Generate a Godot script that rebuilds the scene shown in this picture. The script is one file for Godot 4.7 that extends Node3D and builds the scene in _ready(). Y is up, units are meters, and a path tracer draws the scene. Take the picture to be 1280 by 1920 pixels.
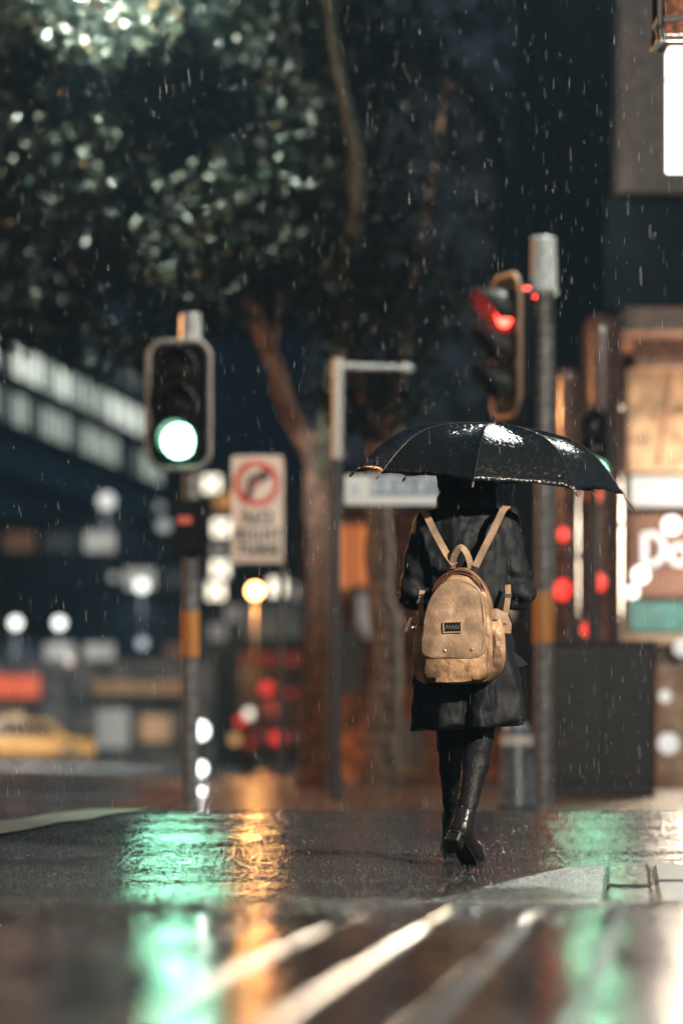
extends Node3D
# A rainy night crossing: a walker under an umbrella, wet road, signals and blurred street beyond.
const FOCAL := 7200.0      # pixels of the 1280 x 1920 frame per unit of slope
const EYE := 0.343         # height of the lens above the near pavement
const HORIZON := 1430.0
var M := {}
var used := {}
var rng := RandomNumberGenerator.new()
var noise := FastNoiseLite.new()

# ---------------------------------------------------------------- small helpers
func at(px: float, py: float, d: float) -> Vector3:
	return Vector3((px - 640.0) / FOCAL * d, EYE + (HORIZON - py) / FOCAL * d, -d)

func lin(r: float, g: float, b: float) -> Color:
	return Color(r, g, b).linear_to_srgb()

func start(smooth := true) -> SurfaceTool:
	var s := SurfaceTool.new()
	s.begin(Mesh.PRIMITIVE_TRIANGLES)
	s.set_smooth_group(1 if smooth else -1)
	return s

func tri(s: SurfaceTool, a: Vector3, b: Vector3, c: Vector3) -> void:   # counter-clockwise seen from outside
	s.add_vertex(a); s.add_vertex(c); s.add_vertex(b)

func quad(s: SurfaceTool, a: Vector3, b: Vector3, c: Vector3, d: Vector3) -> void:
	tri(s, a, b, c); tri(s, a, c, d)

func mesh_of(s: SurfaceTool) -> ArrayMesh:
	s.generate_normals()
	return s.commit()

func put(called: String, m: Mesh, material: Material, parent: Node) -> MeshInstance3D:
	var o := MeshInstance3D.new()
	o.name = called
	o.mesh = m
	o.material_override = material
	parent.add_child(o, true)
	return o

func obj(called: String, s: SurfaceTool, material: Material, parent: Node) -> MeshInstance3D:
	return put(called, mesh_of(s), material, parent)

func numbered(called: String) -> String:
	used[called] = used.get(called, -1) + 1
	return called if used[called] == 0 else "%s_%03d" % [called, used[called]]

func tag(o: Node, label: String, category: String, group := "") -> Node:
	o.set_meta("label", label)
	o.set_meta("category", category)
	if group:
		o.set_meta("group", group)
	return o

func thing(called: String, label: String, category: String, where := Vector3.ZERO, turn := 0.0, group := "") -> Node3D:
	var o := Node3D.new()
	o.name = numbered(called)
	add_child(o)
	o.position = where
	o.rotation.y = turn
	tag(o, label, category, group)
	return o

func structure(called: String, s: SurfaceTool, material: Material) -> MeshInstance3D:
	var o := obj(numbered(called), s, material, self)
	o.set_meta("kind", "structure")
	return o

# ---------------------------------------------------------------- shapes
func box(s: SurfaceTool, c: Vector3, size: Vector3, b := Basis()) -> void:
	cbox(s, Transform3D(b, c), size, minf(0.012, 0.2 * minf(size.x, minf(size.y, size.z))))

func cbox(s: SurfaceTool, xf: Transform3D, size: Vector3, bev: float) -> void:
	s.set_smooth_group(-1)
	var h := size * 0.5
	var k := h - Vector3.ONE * bev
	# on every axis one face, then edges and corners
	var v := func(x: float, y: float, z: float) -> Vector3: return xf * Vector3(x, y, z)
	for g in [1.0, -1.0]:
		var f := [[v.call(g * h.x, -k.y, -k.z), v.call(g * h.x, k.y, -k.z), v.call(g * h.x, k.y, k.z), v.call(g * h.x, -k.y, k.z)],
			[v.call(-k.x, g * h.y, -k.z), v.call(-k.x, g * h.y, k.z), v.call(k.x, g * h.y, k.z), v.call(k.x, g * h.y, -k.z)],
			[v.call(-k.x, -k.y, g * h.z), v.call(k.x, -k.y, g * h.z), v.call(k.x, k.y, g * h.z), v.call(-k.x, k.y, g * h.z)]]
		for q in f:
			if g > 0: quad(s, q[0], q[1], q[2], q[3])
			else: quad(s, q[3], q[2], q[1], q[0])
	for a in [1.0, -1.0]:
		for b in [1.0, -1.0]:
			var e := [[v.call(a * h.x, b * k.y, -k.z), v.call(a * k.x, b * h.y, -k.z), v.call(a * k.x, b * h.y, k.z), v.call(a * h.x, b * k.y, k.z)],
				[v.call(-k.x, a * h.y, b * k.z), v.call(-k.x, a * k.y, b * h.z), v.call(k.x, a * k.y, b * h.z), v.call(k.x, a * h.y, b * k.z)],
				[v.call(a * k.x, -k.y, b * h.z), v.call(a * h.x, -k.y, b * k.z), v.call(a * h.x, k.y, b * k.z), v.call(a * k.x, k.y, b * h.z)]]
			for q in e:
				if a * b > 0: quad(s, q[0], q[1], q[2], q[3])
				else: quad(s, q[3], q[2], q[1], q[0])
			for c in [1.0, -1.0]:
				var t := [v.call(a * h.x, b * k.y, c * k.z), v.call(a * k.x, b * h.y, c * k.z), v.call(a * k.x, b * k.y, c * h.z)]
				if a * b * c > 0: tri(s, t[0], t[1], t[2])
				else: tri(s, t[2], t[1], t[0])

func tube(s: SurfaceTool, pts: Array, rads: Array, seg := 10, closed := false, flat := 1.0) -> void:
	s.set_smooth_group(1)
	var n := pts.size()
	var rings := []
	var side := Vector3.ZERO
	for i in n:
		var a: Vector3 = pts[(i - 1 + n) % n] if closed else pts[maxi(i - 1, 0)]
		var b: Vector3 = pts[(i + 1) % n] if closed else pts[mini(i + 1, n - 1)]
		var dir := (b - a).normalized()
		if side == Vector3.ZERO:
			side = dir.cross(Vector3.UP if absf(dir.y) < 0.9 else Vector3.RIGHT).normalized()
		side = (side - dir * side.dot(dir)).normalized()
		var up := side.cross(dir)
		var r: float = rads[mini(i, rads.size() - 1)]
		var ring := []
		for k in seg:
			var t := TAU * k / seg
			ring.append(pts[i] + side * cos(t) * r + up * sin(t) * r * flat)
		rings.append(ring)
	for i in (n if closed else n - 1):
		var p: Array = rings[i]
		var q: Array = rings[(i + 1) % n]
		for k in seg:
			var l := (k + 1) % seg
			quad(s, p[k], q[k], q[l], p[l])
	if not closed:
		s.set_smooth_group(-1)
		for k in seg:
			var l := (k + 1) % seg
			tri(s, pts[0], rings[0][k], rings[0][l])
			tri(s, pts[n - 1], rings[n - 1][l], rings[n - 1][k])

func lathe(s: SurfaceTool, xf: Transform3D, prof: Array, seg := 20) -> void:   # (radius, height) from below to above
	s.set_smooth_group(1)
	for i in prof.size() - 1:
		var p: Vector2 = prof[i]
		var q: Vector2 = prof[i + 1]
		for k in seg:
			var a := TAU * k / seg
			var b := TAU * (k + 1) / seg
			var v := [Vector3(cos(a) * p.x, p.y, -sin(a) * p.x), Vector3(cos(b) * p.x, p.y, -sin(b) * p.x), Vector3(cos(b) * q.x, q.y, -sin(b) * q.x), Vector3(cos(a) * q.x, q.y, -sin(a) * q.x)]
			if p.x > 1e-5: tri(s, xf * v[0], xf * v[1], xf * v[2])
			if q.x > 1e-5: tri(s, xf * v[0], xf * v[2], xf * v[3])

func ball(s: SurfaceTool, c: Vector3, r: Vector3, seg := 14, rows := 8, b := Basis()) -> void:
	var prof := []
	for i in rows + 1:
		var t := -PI / 2 + PI * i / rows
		prof.append(Vector2(cos(t), sin(t)) if i > 0 and i < rows else Vector2(0, sin(t)))
	lathe(s, Transform3D(b * Basis.from_scale(r), c), prof, seg)

func prism(s: SurfaceTool, xf: Transform3D, poly: PackedVector2Array, z0: float, z1: float) -> void:  # counter-clockwise outline
	s.set_smooth_group(-1)
	var t := Geometry2D.triangulate_polygon(poly)
	for i in range(0, t.size(), 3):
		var a := poly[t[i]]
		var b := poly[t[i + 1]]
		var c := poly[t[i + 2]]
		if (b - a).cross(c - a) < 0:
			var w := b
			b = c
			c = w
		tri(s, xf * Vector3(a.x, a.y, z1), xf * Vector3(b.x, b.y, z1), xf * Vector3(c.x, c.y, z1))
		tri(s, xf * Vector3(a.x, a.y, z0), xf * Vector3(c.x, c.y, z0), xf * Vector3(b.x, b.y, z0))
	for i in poly.size():
		var a := poly[i]
		var b := poly[(i + 1) % poly.size()]
		quad(s, xf * Vector3(a.x, a.y, z0), xf * Vector3(b.x, b.y, z0), xf * Vector3(b.x, b.y, z1), xf * Vector3(a.x, a.y, z1))

func pillow(s: SurfaceTool, xf: Transform3D, poly: Array, depth: float, soft: float, bulge: float, jitter := 0.0) -> void:
	# a stuffed outline: flat back at z 0, rounded rim, front bulging past z depth
	s.set_smooth_group(1)
	var mid := Vector2.ZERO
	for p in poly: mid += p / poly.size()
	var rings := []
	var half := 0.0
	for p in poly: half = maxf(half, p.distance_to(mid))
	var steps := [[0.0, 0.04], [0.0, 0.0], [depth - soft, 0.0]]
	for i in range(1, 5):
		var t := PI / 2 * i / 4.0
		steps.append([depth - soft + soft * sin(t), soft * (1.0 - cos(t)) / half])
	for i in range(1, 6):
		var t := i / 6.0
		steps.append([depth + bulge * sin(t * PI / 2), soft / half + (1.0 - soft / half) * t])
	for e in steps:
		var ring := []
		for p in poly:
			var q: Vector2 = mid + (p - mid) * (1.0 - e[1])
			var z: float = e[0]
			if jitter > 0.0: z += jitter * noise.get_noise_3d(q.x * 900.0, q.y * 900.0, z * 400.0)
			ring.append(xf * Vector3(q.x, q.y, z))
		rings.append(ring)
	var n := poly.size()
	for i in rings.size() - 1:
		for k in n:
			var l := (k + 1) % n
			quad(s, rings[i][k], rings[i][l], rings[i + 1][l], rings[i + 1][k])
	var tip := xf * Vector3(mid.x, mid.y, depth + bulge)
	var tail := xf * Vector3(mid.x, mid.y, 0.0)
	for k in n:
		var l := (k + 1) % n
		tri(s, rings[-1][k], rings[-1][l], tip)
		tri(s, rings[0][l], rings[0][k], tail)

func rounded(w: float, h: float, r: float, n := 5) -> Array:   # counter-clockwise outline
	var out := []
	for c in 4:
		var mid := Vector2((w / 2 - r) * [1, -1, -1, 1][c], (h / 2 - r) * [1, 1, -1, -1][c])
		for i in n + 1:
			var t := PI / 2 * (c + float(i) / n)
			out.append(mid + Vector2(cos(t), sin(t)) * r)
	return out

func smoothed(pts: Array, per := 5) -> Array:   # closed Catmull-Rom outline
	var out := []
	var n := pts.size()
	for i in n:
		for k in per:
			out.append(pts[i].cubic_interpolate(pts[(i + 1) % n], pts[(i - 1 + n) % n], pts[(i + 2) % n], float(k) / per))
	return out

# surface nets: meshes where field(p) crosses zero, visiting only blocks near the surface
func surface_net(field: Callable, lo: Vector3, hi: Vector3, h: float, reach := 1.5) -> ArrayMesh:
	var b := 4
	var nb := Vector3i(((hi - lo) / (h * b)).ceil())
	var n := nb * b + Vector3i.ONE
	var sy := n.x
	var sz := n.x * n.y
	var val := PackedFloat32Array()
	val.resize(n.x * n.y * n.z)
	val.fill(1e9)
	var live := []
	for k in nb.z:
		for j in nb.y:
			for i in nb.x:
				var c := lo + Vector3(i + 0.5, j + 0.5, k + 0.5) * (h * b)
				if absf(field.call(c)) < h * b * 0.87 * reach:
					live.append(Vector3i(i, j, k) * b)
	for o in live:
		for k in range(o.z, o.z + b + 1):
			for j in range(o.y, o.y + b + 1):
				var row: int = o.x + j * sy + k * sz
				for i in b + 1:
					if val[row + i] > 1e8:
						val[row + i] = field.call(lo + Vector3(o.x + i, j, k) * h)
	var id := PackedInt32Array()
	id.resize(val.size())
	id.fill(-1)
	var pos := PackedVector3Array()
	var off := [0, 1, sy, sy + 1, sz, sz + 1, sz + sy, sz + sy + 1]
	var edges := [[0, 1], [2, 3], [4, 5], [6, 7], [0, 2], [1, 3], [4, 6], [5, 7], [0, 4], [1, 5], [2, 6], [3, 7]]
	for o in live:
		for k in range(o.z, o.z + b):
			for j in range(o.y, o.y + b):
				for i in range(o.x, o.x + b):
					var c := i + j * sy + k * sz
					var inside := 0
					for q in 8:
						if val[c + off[q]] < 0.0: inside += 1
					if inside == 0 or inside == 8: continue
					var sum := Vector3.ZERO
					var cnt := 0
					for e in edges:
						var va := val[c + off[e[0]]]
						var vb := val[c + off[e[1]]]
						if (va < 0.0) != (vb < 0.0):
							var t := va / (va - vb)
							var pa := Vector3(e[0] & 1, (e[0] >> 1) & 1, e[0] >> 2)
							var pb := Vector3(e[1] & 1, (e[1] >> 1) & 1, e[1] >> 2)
							sum += pa.lerp(pb, t)
							cnt += 1
					id[c] = pos.size()
					pos.append(lo + (Vector3(i, j, k) + sum / cnt) * h)
	var idx := PackedInt32Array()
	for o in live:
		for k in range(o.z, o.z + b):
			for j in range(o.y, o.y + b):
				for i in range(o.x, o.x + b):
					var c := i + j * sy + k * sz
					if id[c] < 0: continue
					for a in 3:
						var step: int = [1, sy, sz][a]
						var u: int = [sy, sz, 1][a]
						var w: int = [sz, 1, sy][a]
						var iu: int = [j, k, i][a]
						var iw: int = [k, i, j][a]
						if iu == 0 or iw == 0: continue
						var here := val[c] < 0.0
						if here == (val[c + step] < 0.0): continue
						var p := id[c]
						var q := id[c - u]
						var r := id[c - u - w]
						var t := id[c - w]
						if q < 0 or r < 0 or t < 0: continue
						if here: idx.append_array([p, r, q, p, t, r])
						else: idx.append_array([p, q, r, p, r, t])
	var nor := PackedVector3Array()
	nor.resize(pos.size())
	for i in range(0, idx.size(), 3):
		var f := (pos[idx[i + 2]] - pos[idx[i]]).cross(pos[idx[i + 1]] - pos[idx[i]])
		for q in 3: nor[idx[i + q]] += f
	for i in nor.size(): nor[i] = nor[i].normalized()
	var arr := []
	arr.resize(Mesh.ARRAY_MAX)
	arr[Mesh.ARRAY_VERTEX] = pos
	arr[Mesh.ARRAY_NORMAL] = nor
	arr[Mesh.ARRAY_INDEX] = idx
	var out := ArrayMesh.new()
	out.add_surface_from_arrays(Mesh.PRIMITIVE_TRIANGLES, arr)
	return out

func bone(p: Vector3, a: Vector3, b: Vector3, ra: float, rb: float) -> float:
	var ab := b - a
	var t := clampf((p - a).dot(ab) / ab.length_squared(), 0.0, 1.0)
	return p.distance_to(a + ab * t) - lerpf(ra, rb, t)

func smin(a: float, b: float, k: float) -> float:
	var h := maxf(k - absf(a - b), 0.0) / k
	return minf(a, b) - h * h * k * 0.25

func along(table: Array, y: float, col: int) -> float:   # smooth interpolation in rows sorted by their first number
	if y <= table[0][0]: return table[0][col]
	for i in table.size() - 1:
		if y <= table[i + 1][0]:
			var t: float = (y - table[i][0]) / (table[i + 1][0] - table[i][0])
			return lerpf(table[i][col], table[i + 1][col], t * t * (3.0 - 2.0 * t))
	return table[-1][col]

# ---------------------------------------------------------------- materials
func noise_tex(freq: float, lo: Color, hi: Color, octaves := 3, kind := FastNoiseLite.TYPE_SIMPLEX, size := 512, steep := 0.0) -> NoiseTexture2D:
	var n := FastNoiseLite.new()
	n.noise_type = kind
	n.frequency = freq
	n.fractal_octaves = octaves
	n.seed = 5
	var t := NoiseTexture2D.new()
	t.width = size
	t.height = size
	t.seamless = true
	t.noise = n
	var g := Gradient.new()
	g.set_color(0, lo)
	g.set_color(1, hi)
	if steep > 0.0:
		g.set_offset(0, 0.5 - 0.5 / steep)
		g.set_offset(1, 0.5 + 0.5 / steep)
	t.color_ramp = g
	return t

var T := {}
func grain(key: String) -> NoiseTexture2D:
	if not T.has(key):
		match key:
			"mottle": T[key] = noise_tex(0.012, Color(0.55, 0.55, 0.55), Color(1, 1, 1), 5)
			"stain": T[key] = noise_tex(0.006, Color(0.4, 0.4, 0.4), Color(1, 1, 1), 5, FastNoiseLite.TYPE_SIMPLEX, 512, 1.8)
			"fine": T[key] = noise_tex(0.09, Color(0.0, 0.0, 0.0), Color(1, 1, 1), 3)
			"stone": T[key] = noise_tex(0.12, Color(0, 0, 0), Color(1, 1, 1), 2, FastNoiseLite.TYPE_CELLULAR)
			"crease": T[key] = noise_tex(0.02, Color(0, 0, 0), Color(1, 1, 1), 4)
			"gloss": T[key] = noise_tex(0.02, Color(0.45, 0.45, 0.45), Color(1, 1, 1), 4, FastNoiseLite.TYPE_SIMPLEX, 512, 1.6)
	return T[key]

func mat(key: String, color: Color, rough := 0.6, o := {}) -> StandardMaterial3D:   # colour in linear values
	if M.has(key): return M[key]
	var m := StandardMaterial3D.new()
	m.resource_name = key
	m.albedo_color = color.linear_to_srgb()
	m.roughness = rough
	m.metallic = o.get("metal", 0.0)
	m.metallic_specular = o.get("spec", 0.5)
	if o.has("tint") or o.has("bump") or o.has("gloss") or o.has("detail"):
		m.uv1_triplanar = true
		m.uv1_world_triplanar = o.get("world", true)
		m.uv1_scale = Vector3.ONE * float(o.get("scale", 1.0))
	if o.has("tint"): m.albedo_texture = grain(o.tint)
	if o.has("gloss"):
		m.roughness_texture = grain(o.gloss)
	if o.has("bump"):
		m.heightmap_enabled = true
		m.heightmap_texture = grain(o.bump)
		m.heightmap_scale = o.get("relief", 0.2)
	if o.has("coat"):
		m.clearcoat_enabled = true
		m.clearcoat = o.coat
		m.clearcoat_roughness = o.get("coat_rough", 0.1)
	if o.has("back"):
		m.backlight_enabled = true
		m.backlight = o.back
	if o.has("rim"):
		m.rim_enabled = true
		m.rim = o.rim
	if o.get("vertex", false): m.vertex_color_use_as_albedo = true
	M[key] = m
	return m

func glow(key: String, color: Color, energy: float) -> StandardMaterial3D:
	if M.has(key): return M[key]
	var m := StandardMaterial3D.new()
	m.resource_name = key
	m.albedo_color = Color(0.3, 0.3, 0.3)
	m.roughness = 0.4
	m.emission_enabled = true
	m.emission = color.linear_to_srgb()
	m.emission_energy_multiplier = energy
	M[key] = m
	return m

func lamp(parent: Node, where: Vector3, color: Color, energy: float, size := 0.1) -> OmniLight3D:
	var l := OmniLight3D.new()
	l.name = "lamp_light"
	parent.add_child(l, true)
	l.position = where
	l.light_color = color.linear_to_srgb()
	l.light_energy = energy
	l.light_size = size
	l.omni_range = 80.0
	l.omni_attenuation = 2.0
	l.shadow_enabled = true
	return l

func spot(parent: Node, where: Vector3, aim: Vector3, angle: float, color: Color, energy: float, size := 0.1) -> SpotLight3D:
	var l := SpotLight3D.new()
	l.name = "lamp_light"
	parent.add_child(l, true)
	l.position = where
	l.basis = Basis.looking_at(aim.normalized(), Vector3.UP if absf(aim.normalized().y) < 0.95 else Vector3.RIGHT)
	l.light_color = color.linear_to_srgb()
	l.light_energy = energy
	l.light_size = size
	l.spot_angle = angle
	l.spot_angle_attenuation = 0.8
	l.spot_range = 80.0
	l.spot_attenuation = 2.0
	l.shadow_enabled = true
	return l

# ---------------------------------------------------------------- lie of the land (height by metres ahead of the lens)
const ROAD := [[9.6, -0.15], [11.0, -0.135], [12.5, -0.108], [14.0, -0.08], [15.0, -0.054], [16.5, -0.02], [18.0, 0.03], [19.2, 0.068], [20.2, 0.085], [21.2, 0.075], [23.0, 0.0], [25.2, -0.06]]
func road_y(x: float, d: float) -> float:
	if d > 25.2: return far_y(x, d)
	var i := 0
	while i < ROAD.size() - 2 and d > ROAD[i + 1][0]: i += 1
	var p0: float = ROAD[maxi(i - 1, 0)][1]
	var p1: float = ROAD[i][1]
	var p2: float = ROAD[i + 1][1]
	var p3: float = ROAD[mini(i + 2, ROAD.size() - 1)][1]
	var t: float = clampf((d - ROAD[i][0]) / (ROAD[i + 1][0] - ROAD[i][0]), 0.0, 1.0)
	var y := lerpf(p1, p2, t) if i == 0 else cubic_interpolate(p1, p2, p0, p3, t)
	var wave := smoothstep(10.0, 12.0, d) * (1.0 - smoothstep(20.0, 21.0, d))
	return y + wave * (0.0035 * sin(d * 2.9 + 0.35 * x) + 0.0022 * sin(d * 6.1 - 0.6 * x + 1.0) + 0.004 * noise.get_noise_2d(x * 25.0, d * 60.0))

func far_y(x: float, d: float) -> float:
	return lerpf(-0.06, 0.0, smoothstep(25.0, 40.0, d)) + 0.0011 * maxf(d - 35.0, 0.0) + 0.03 * maxf(-x - 4.5, 0.0) * smoothstep(40.0, 110.0, d)

func walk_y(d: float) -> float:
	return lerpf(0.01, 0.1, smoothstep(25.4, 35.0, d))

# ---------------------------------------------------------------- scene
func _ready() -> void:
	rng.seed = 7
	noise.seed = 3
	# camera: a long lens low over the pavement, level, raised by a shifted frame
	var cam := Camera3D.new()
	cam.name = "camera"
	var lens := CameraAttributesPhysical.new()
	lens.frustum_focal_length = 135.0
	lens.frustum_focus_distance = 15.05
	lens.exposure_aperture = 1.75
	lens.frustum_near = 0.1
	lens.frustum_far = 900.0
	cam.attributes = lens
	add_child(cam)
	cam.position = Vector3(0, EYE, 0)
	cam.set_frustum(2.0 * 960.0 / FOCAL * 0.1, Vector2(0, (HORIZON - 960.0) / FOCAL * 0.1), 0.1, 900.0)
	cam.current = true
	# night sky under rain cloud
	var sky_mat := ProceduralSkyMaterial.new()
	sky_mat.sky_top_color = lin(0.017, 0.048, 0.074)
	sky_mat.sky_horizon_color = lin(0.020, 0.056, 0.086)
	sky_mat.ground_bottom_color = lin(0.002, 0.003, 0.004)
	sky_mat.ground_horizon_color = lin(0.004, 0.007, 0.01)
	var sky := Sky.new()
	sky.sky_material = sky_mat
	var env := Environment.new()
	env.background_mode = Environment.BG_SKY
	env.sky = sky
	env.background_energy_multiplier = 1.0
	env.tonemap_mode = Environment.TONE_MAPPER_LINEAR
	env.tonemap_exposure = 1.1
	env.fog_enabled = true   # thin rain haze
	env.fog_density = 0.0006
	env.fog_light_color = lin(0.42, 0.75, 1.0)
	env.sdfgi_enabled = true
	env.ssao_enabled = true
	env.ssil_enabled = true
	var world := WorldEnvironment.new()
	world.name = "world_environment"
	world.environment = env
	add_child(world)
	make_ground()
	make_far_buildings()
	make_corner_buildings()
	make_trees()
	make_street_lamps()
	make_signals()
	make_street_furniture()
	make_vehicles()
	make_person()
	make_umbrella()
	make_rain()

# ---------------------------------------------------------------- ground
func sheet(xs: Array, ds: Array, height: Callable) -> SurfaceTool:
	var s := start()
	for j in ds.size() - 1:
		for i in xs.size() - 1:
			var p := []
			for q in [[i, j], [i + 1, j], [i + 1, j + 1], [i, j + 1]]:
				p.append(Vector3(xs[q[0]], height.call(xs[q[0]], ds[q[1]]), -ds[q[1]]))
			quad(s, p[0], p[1], p[2], p[3])
	return s

func steps(a: float, b: float, by: float) -> Array:
	var out := []
	var n := int(round((b - a) / by))
	for i in n + 1: out.append(a + (b - a) * i / n)
	return out

func make_ground() -> void:
	# the earth all this stands on, far out to the horizon
	structure("ground", sheet([-600.0, 0.0, 600.0], [-300.0, 100.0, 700.0], func(_x, d): return -0.5 if d < 300 else -0.2), mat("earth", Color(0.04, 0.038, 0.035), 0.9))
	# wet asphalt of the street that the walker crosses
	var asphalt := mat("wet_asphalt", Color(0.022, 0.023, 0.025), 0.12, {"bump": "stone", "relief": 0.07, "scale": 2.4, "gloss": "gloss", "spec": 0.5})
	var xs := [-40.0, -20.0, -8.0] + steps(-3.0, 3.0, 0.12) + [8.0, 20.0, 40.0]
	var ds := steps(9.6, 21.6, 0.06) + [22.2, 23.0, 24.0, 25.2]
	var road := structure("road", sheet(xs, ds, road_y), asphalt)
	# stones of the asphalt that stand proud of the film of water
	var stone := start()
	ball(stone, Vector3.ZERO, Vector3(1, 0.75, 1), 7, 4)
	var grit := MultiMesh.new()
	grit.transform_format = MultiMesh.TRANSFORM_3D
	grit.mesh = mesh_of(stone)
	grit.instance_count = 36000
	for i in grit.instance_count:
		var d := lerpf(11.6, 20.6, pow(rng.randf(), 1.15))
		var x := rng.randf_range(-0.105, 0.105) * d
		var r := 0.0018 + 0.0036 * pow(rng.randf(), 2.0)
		var wet := noise.get_noise_2d(x * 90.0, d * 160.0 + 900.0)
		if wet < -0.12: r *= 0.55
		grit.set_instance_transform(i, Transform3D(Basis(Vector3.UP, rng.randf() * TAU).scaled(Vector3(r * rng.randf_range(0.8, 1.4), r, r)), Vector3(x, road_y(x, d), -d)))
	var gm := MultiMeshInstance3D.new()
	gm.name = "asphalt_stones"
	gm.multimesh = grit
	gm.material_override = mat("wet_stone", Color(0.05, 0.05, 0.052), 0.1, {"spec": 0.6})
	gm.set_meta("kind", "stuff")
	road.add_child(gm)
	# white line curving across the road on the left
	var paint := start()
	var edge := []
	for i in 41:
		var t := i / 40.0
		var d := lerpf(15.2, 21.2, t)
		var x := lerpf(-2.25, -0.98, pow(t, 0.75))
		var w := lerpf(0.3, 0.22, t)
		edge.append([x - w, x + w * 0.35, d])
	for i in 40:
		var a: Array = edge[i]
		var b: Array = edge[i + 1]
		var v := []
		for e in [[a[0], a[2]], [a[1], a[2]], [b[1], b[2]], [b[0], b[2]]]:
			v.append(Vector3(e[0], road_y(e[0], e[1]) + 0.007, -e[1]))
		quad(paint, v[0], v[1], v[2], v[3])
	var line := obj("painted_line", paint, mat("road_paint", Color(0.4, 0.38, 0.34), 0.4, {"tint": "mottle", "scale": 1.5, "bump": "fine", "relief": 0.1}), road)
	line.set_meta("label", "worn white painted line on the asphalt")
	# low concrete apron with setts that reaches in from the right
	var apron := thing("traffic_island", "low grey concrete island with stone setts in the wet road", "traffic island", Vector3(1.0, 0.0, -13.6), -0.0735)
	var outline := PackedVector2Array()
	for p in [[-0.64, -1.45], [-0.072, -1.5], [-0.072, 0.95], [-0.13, 0.94], [-0.2, 0.78], [-0.28, 0.42], [-0.36, 0.0], [-0.45, -0.5], [-0.54, -0.98]]:
		outline.append(Vector2(p[0], p[1]))
	var slab := start(false)
	var slope := Basis(Vector3(1, 0, 0), Vector3(0, 0.0228, -1).normalized(), Vector3(0, 1, 0.0228).normalized())
	prism(slab, Transform3D(slope, Vector3(0, -0.082, 0)), outline, -0.12, 0.017)
	var concrete := mat("wet_concrete", Color(0.055, 0.055, 0.054), 0.4, {"tint": "stain", "bump": "stone", "relief": 0.4, "scale": 2.2, "gloss": "gloss"})
	obj("slab", slab, concrete, apron)
	var sett := start(false)
	cbox(sett, Transform3D(), Vector3(0.152, 0.14, 1.0), 0.012)
	var sett_mesh := mesh_of(sett)
	var looks := [mat("sett_smooth", Color(0.06, 0.058, 0.056), 0.15, {"tint": "mottle", "scale": 2.0, "bump": "crease", "relief": 0.15}), mat("sett_rough", Color(0.08, 0.078, 0.075), 0.34, {"tint": "mottle", "scale": 2.6, "bump": "stone", "relief": 0.5})]
	for c in 9:
		var z0 := -1.55
		var lengths := [[0.95, 1.15, 0.42], [1.3, 1.2], [0.8, 1.0, 0.7], [1.4, 1.1]][c % 4] as Array
		for l in lengths:
			var mid: float = z0 + l / 2
			var o := put("sett", sett_mesh, looks[0] if c == 0 or rng.randf() < 0.3 else looks[1], apron)
			o.transform = Transform3D(Basis(Vector3.RIGHT, 0.0228 + rng.randf_range(-0.004, 0.004)).scaled(Vector3(1, 1, l - 0.025)), Vector3(0.016 + c * 0.168, -0.082 + 0.0228 * mid - 0.053 + rng.randf_range(0.0, 0.008), -mid))
			z0 += l
	# near pavement: a bed with pavers laid in rows, and kerb stones along the road
	var bed := structure("pavement", sheet([-40.0, -1.55, 1.75, 40.0], [-60.0, 3.6, 9.25], func(x, d): return -0.010 if absf(x) < 3 and d > 0 else -0.010), mat("paving_bed", Color(0.036, 0.035, 0.033), 0.45, {"spec": 0.3, "tint": "stain", "scale": 0.7, "bump": "stone", "relief": 0.2}))
	var pav := start(false)
	cbox(pav, Transform3D(), Vector3(0.176, 0.05, 0.37), 0.006)
	var pav_mesh := mesh_of(pav)
	var pav_looks := []
	for i in 4:
		var k: float = [0.8, 1.0, 1.15, 0.65][i]
		pav_looks.append(mat("paver_%d" % i, Color(0.045 * k, 0.034 * k, 0.029 * k), [0.09, 0.12, 0.075, 0.15][i], {"bump": "stone", "relief": 0.05, "scale": 1.6 + 0.2 * i, "gloss": "gloss", "spec": 0.55}))
	var turn := -0.0903
	var dir := Vector3(sin(-turn), 0, -cos(-turn))
	var across := Vector3(cos(turn), 0, -sin(turn))
	for r in range(-14, 15):
		var shift := (0.5 if r % 2 else 0.0) * 0.39 + 0.02 * (r % 3)
		for c in 17:
			var mid := Vector3(0.1, 0, -3.9) + across * (r * 0.195) + dir * (c * 0.385 + shift - 0.4)
			if -mid.z > 9.08 or -mid.z < 3.7 or mid.x < -1.45 or mid.x > 1.65: continue
			var o := put("paver", pav_mesh, pav_looks[rng.randi() % 4], bed)
			o.transform = Transform3D(Basis(Vector3.UP, turn) * Basis.from_euler(Vector3(rng.randf_range(-0.006, 0.006), rng.randf_range(-0.006, 0.006), rng.randf_range(-0.009, 0.009))), mid + Vector3(0, -0.025 + rng.randf_range(-0.0025, 0.002), 0))
	var kerb := start(false)
	cbox(kerb, Transform3D(), Vector3(0.89, 0.3, 0.24), 0.018)
	var kerb_mesh := mesh_of(kerb)
	var kerb_mat := mat("kerb_granite", Color(0.13, 0.13, 0.128), 0.26, {"tint": "mottle", "bump": "stone", "relief": 0.5, "scale": 2.4, "gloss": "gloss"})
	for i in range(-7, 8):
		var o := put("kerb_stone", kerb_mesh, kerb_mat, bed)
		o.transform = Transform3D(Basis.from_euler(Vector3(rng.randf_range(-0.004, 0.004), rng.randf_range(-0.003, 0.003), rng.randf_range(-0.002, 0.002))), Vector3(i * 0.9 + 0.3, -0.151 + rng.randf_range(-0.002, 0.002), -9.39))
	# beads of water standing on kerb and pavers
	var bead := start()
	ball(bead, Vector3.ZERO, Vector3(1, 0.55, 1), 8, 5)
	var drops := MultiMesh.new()
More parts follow.
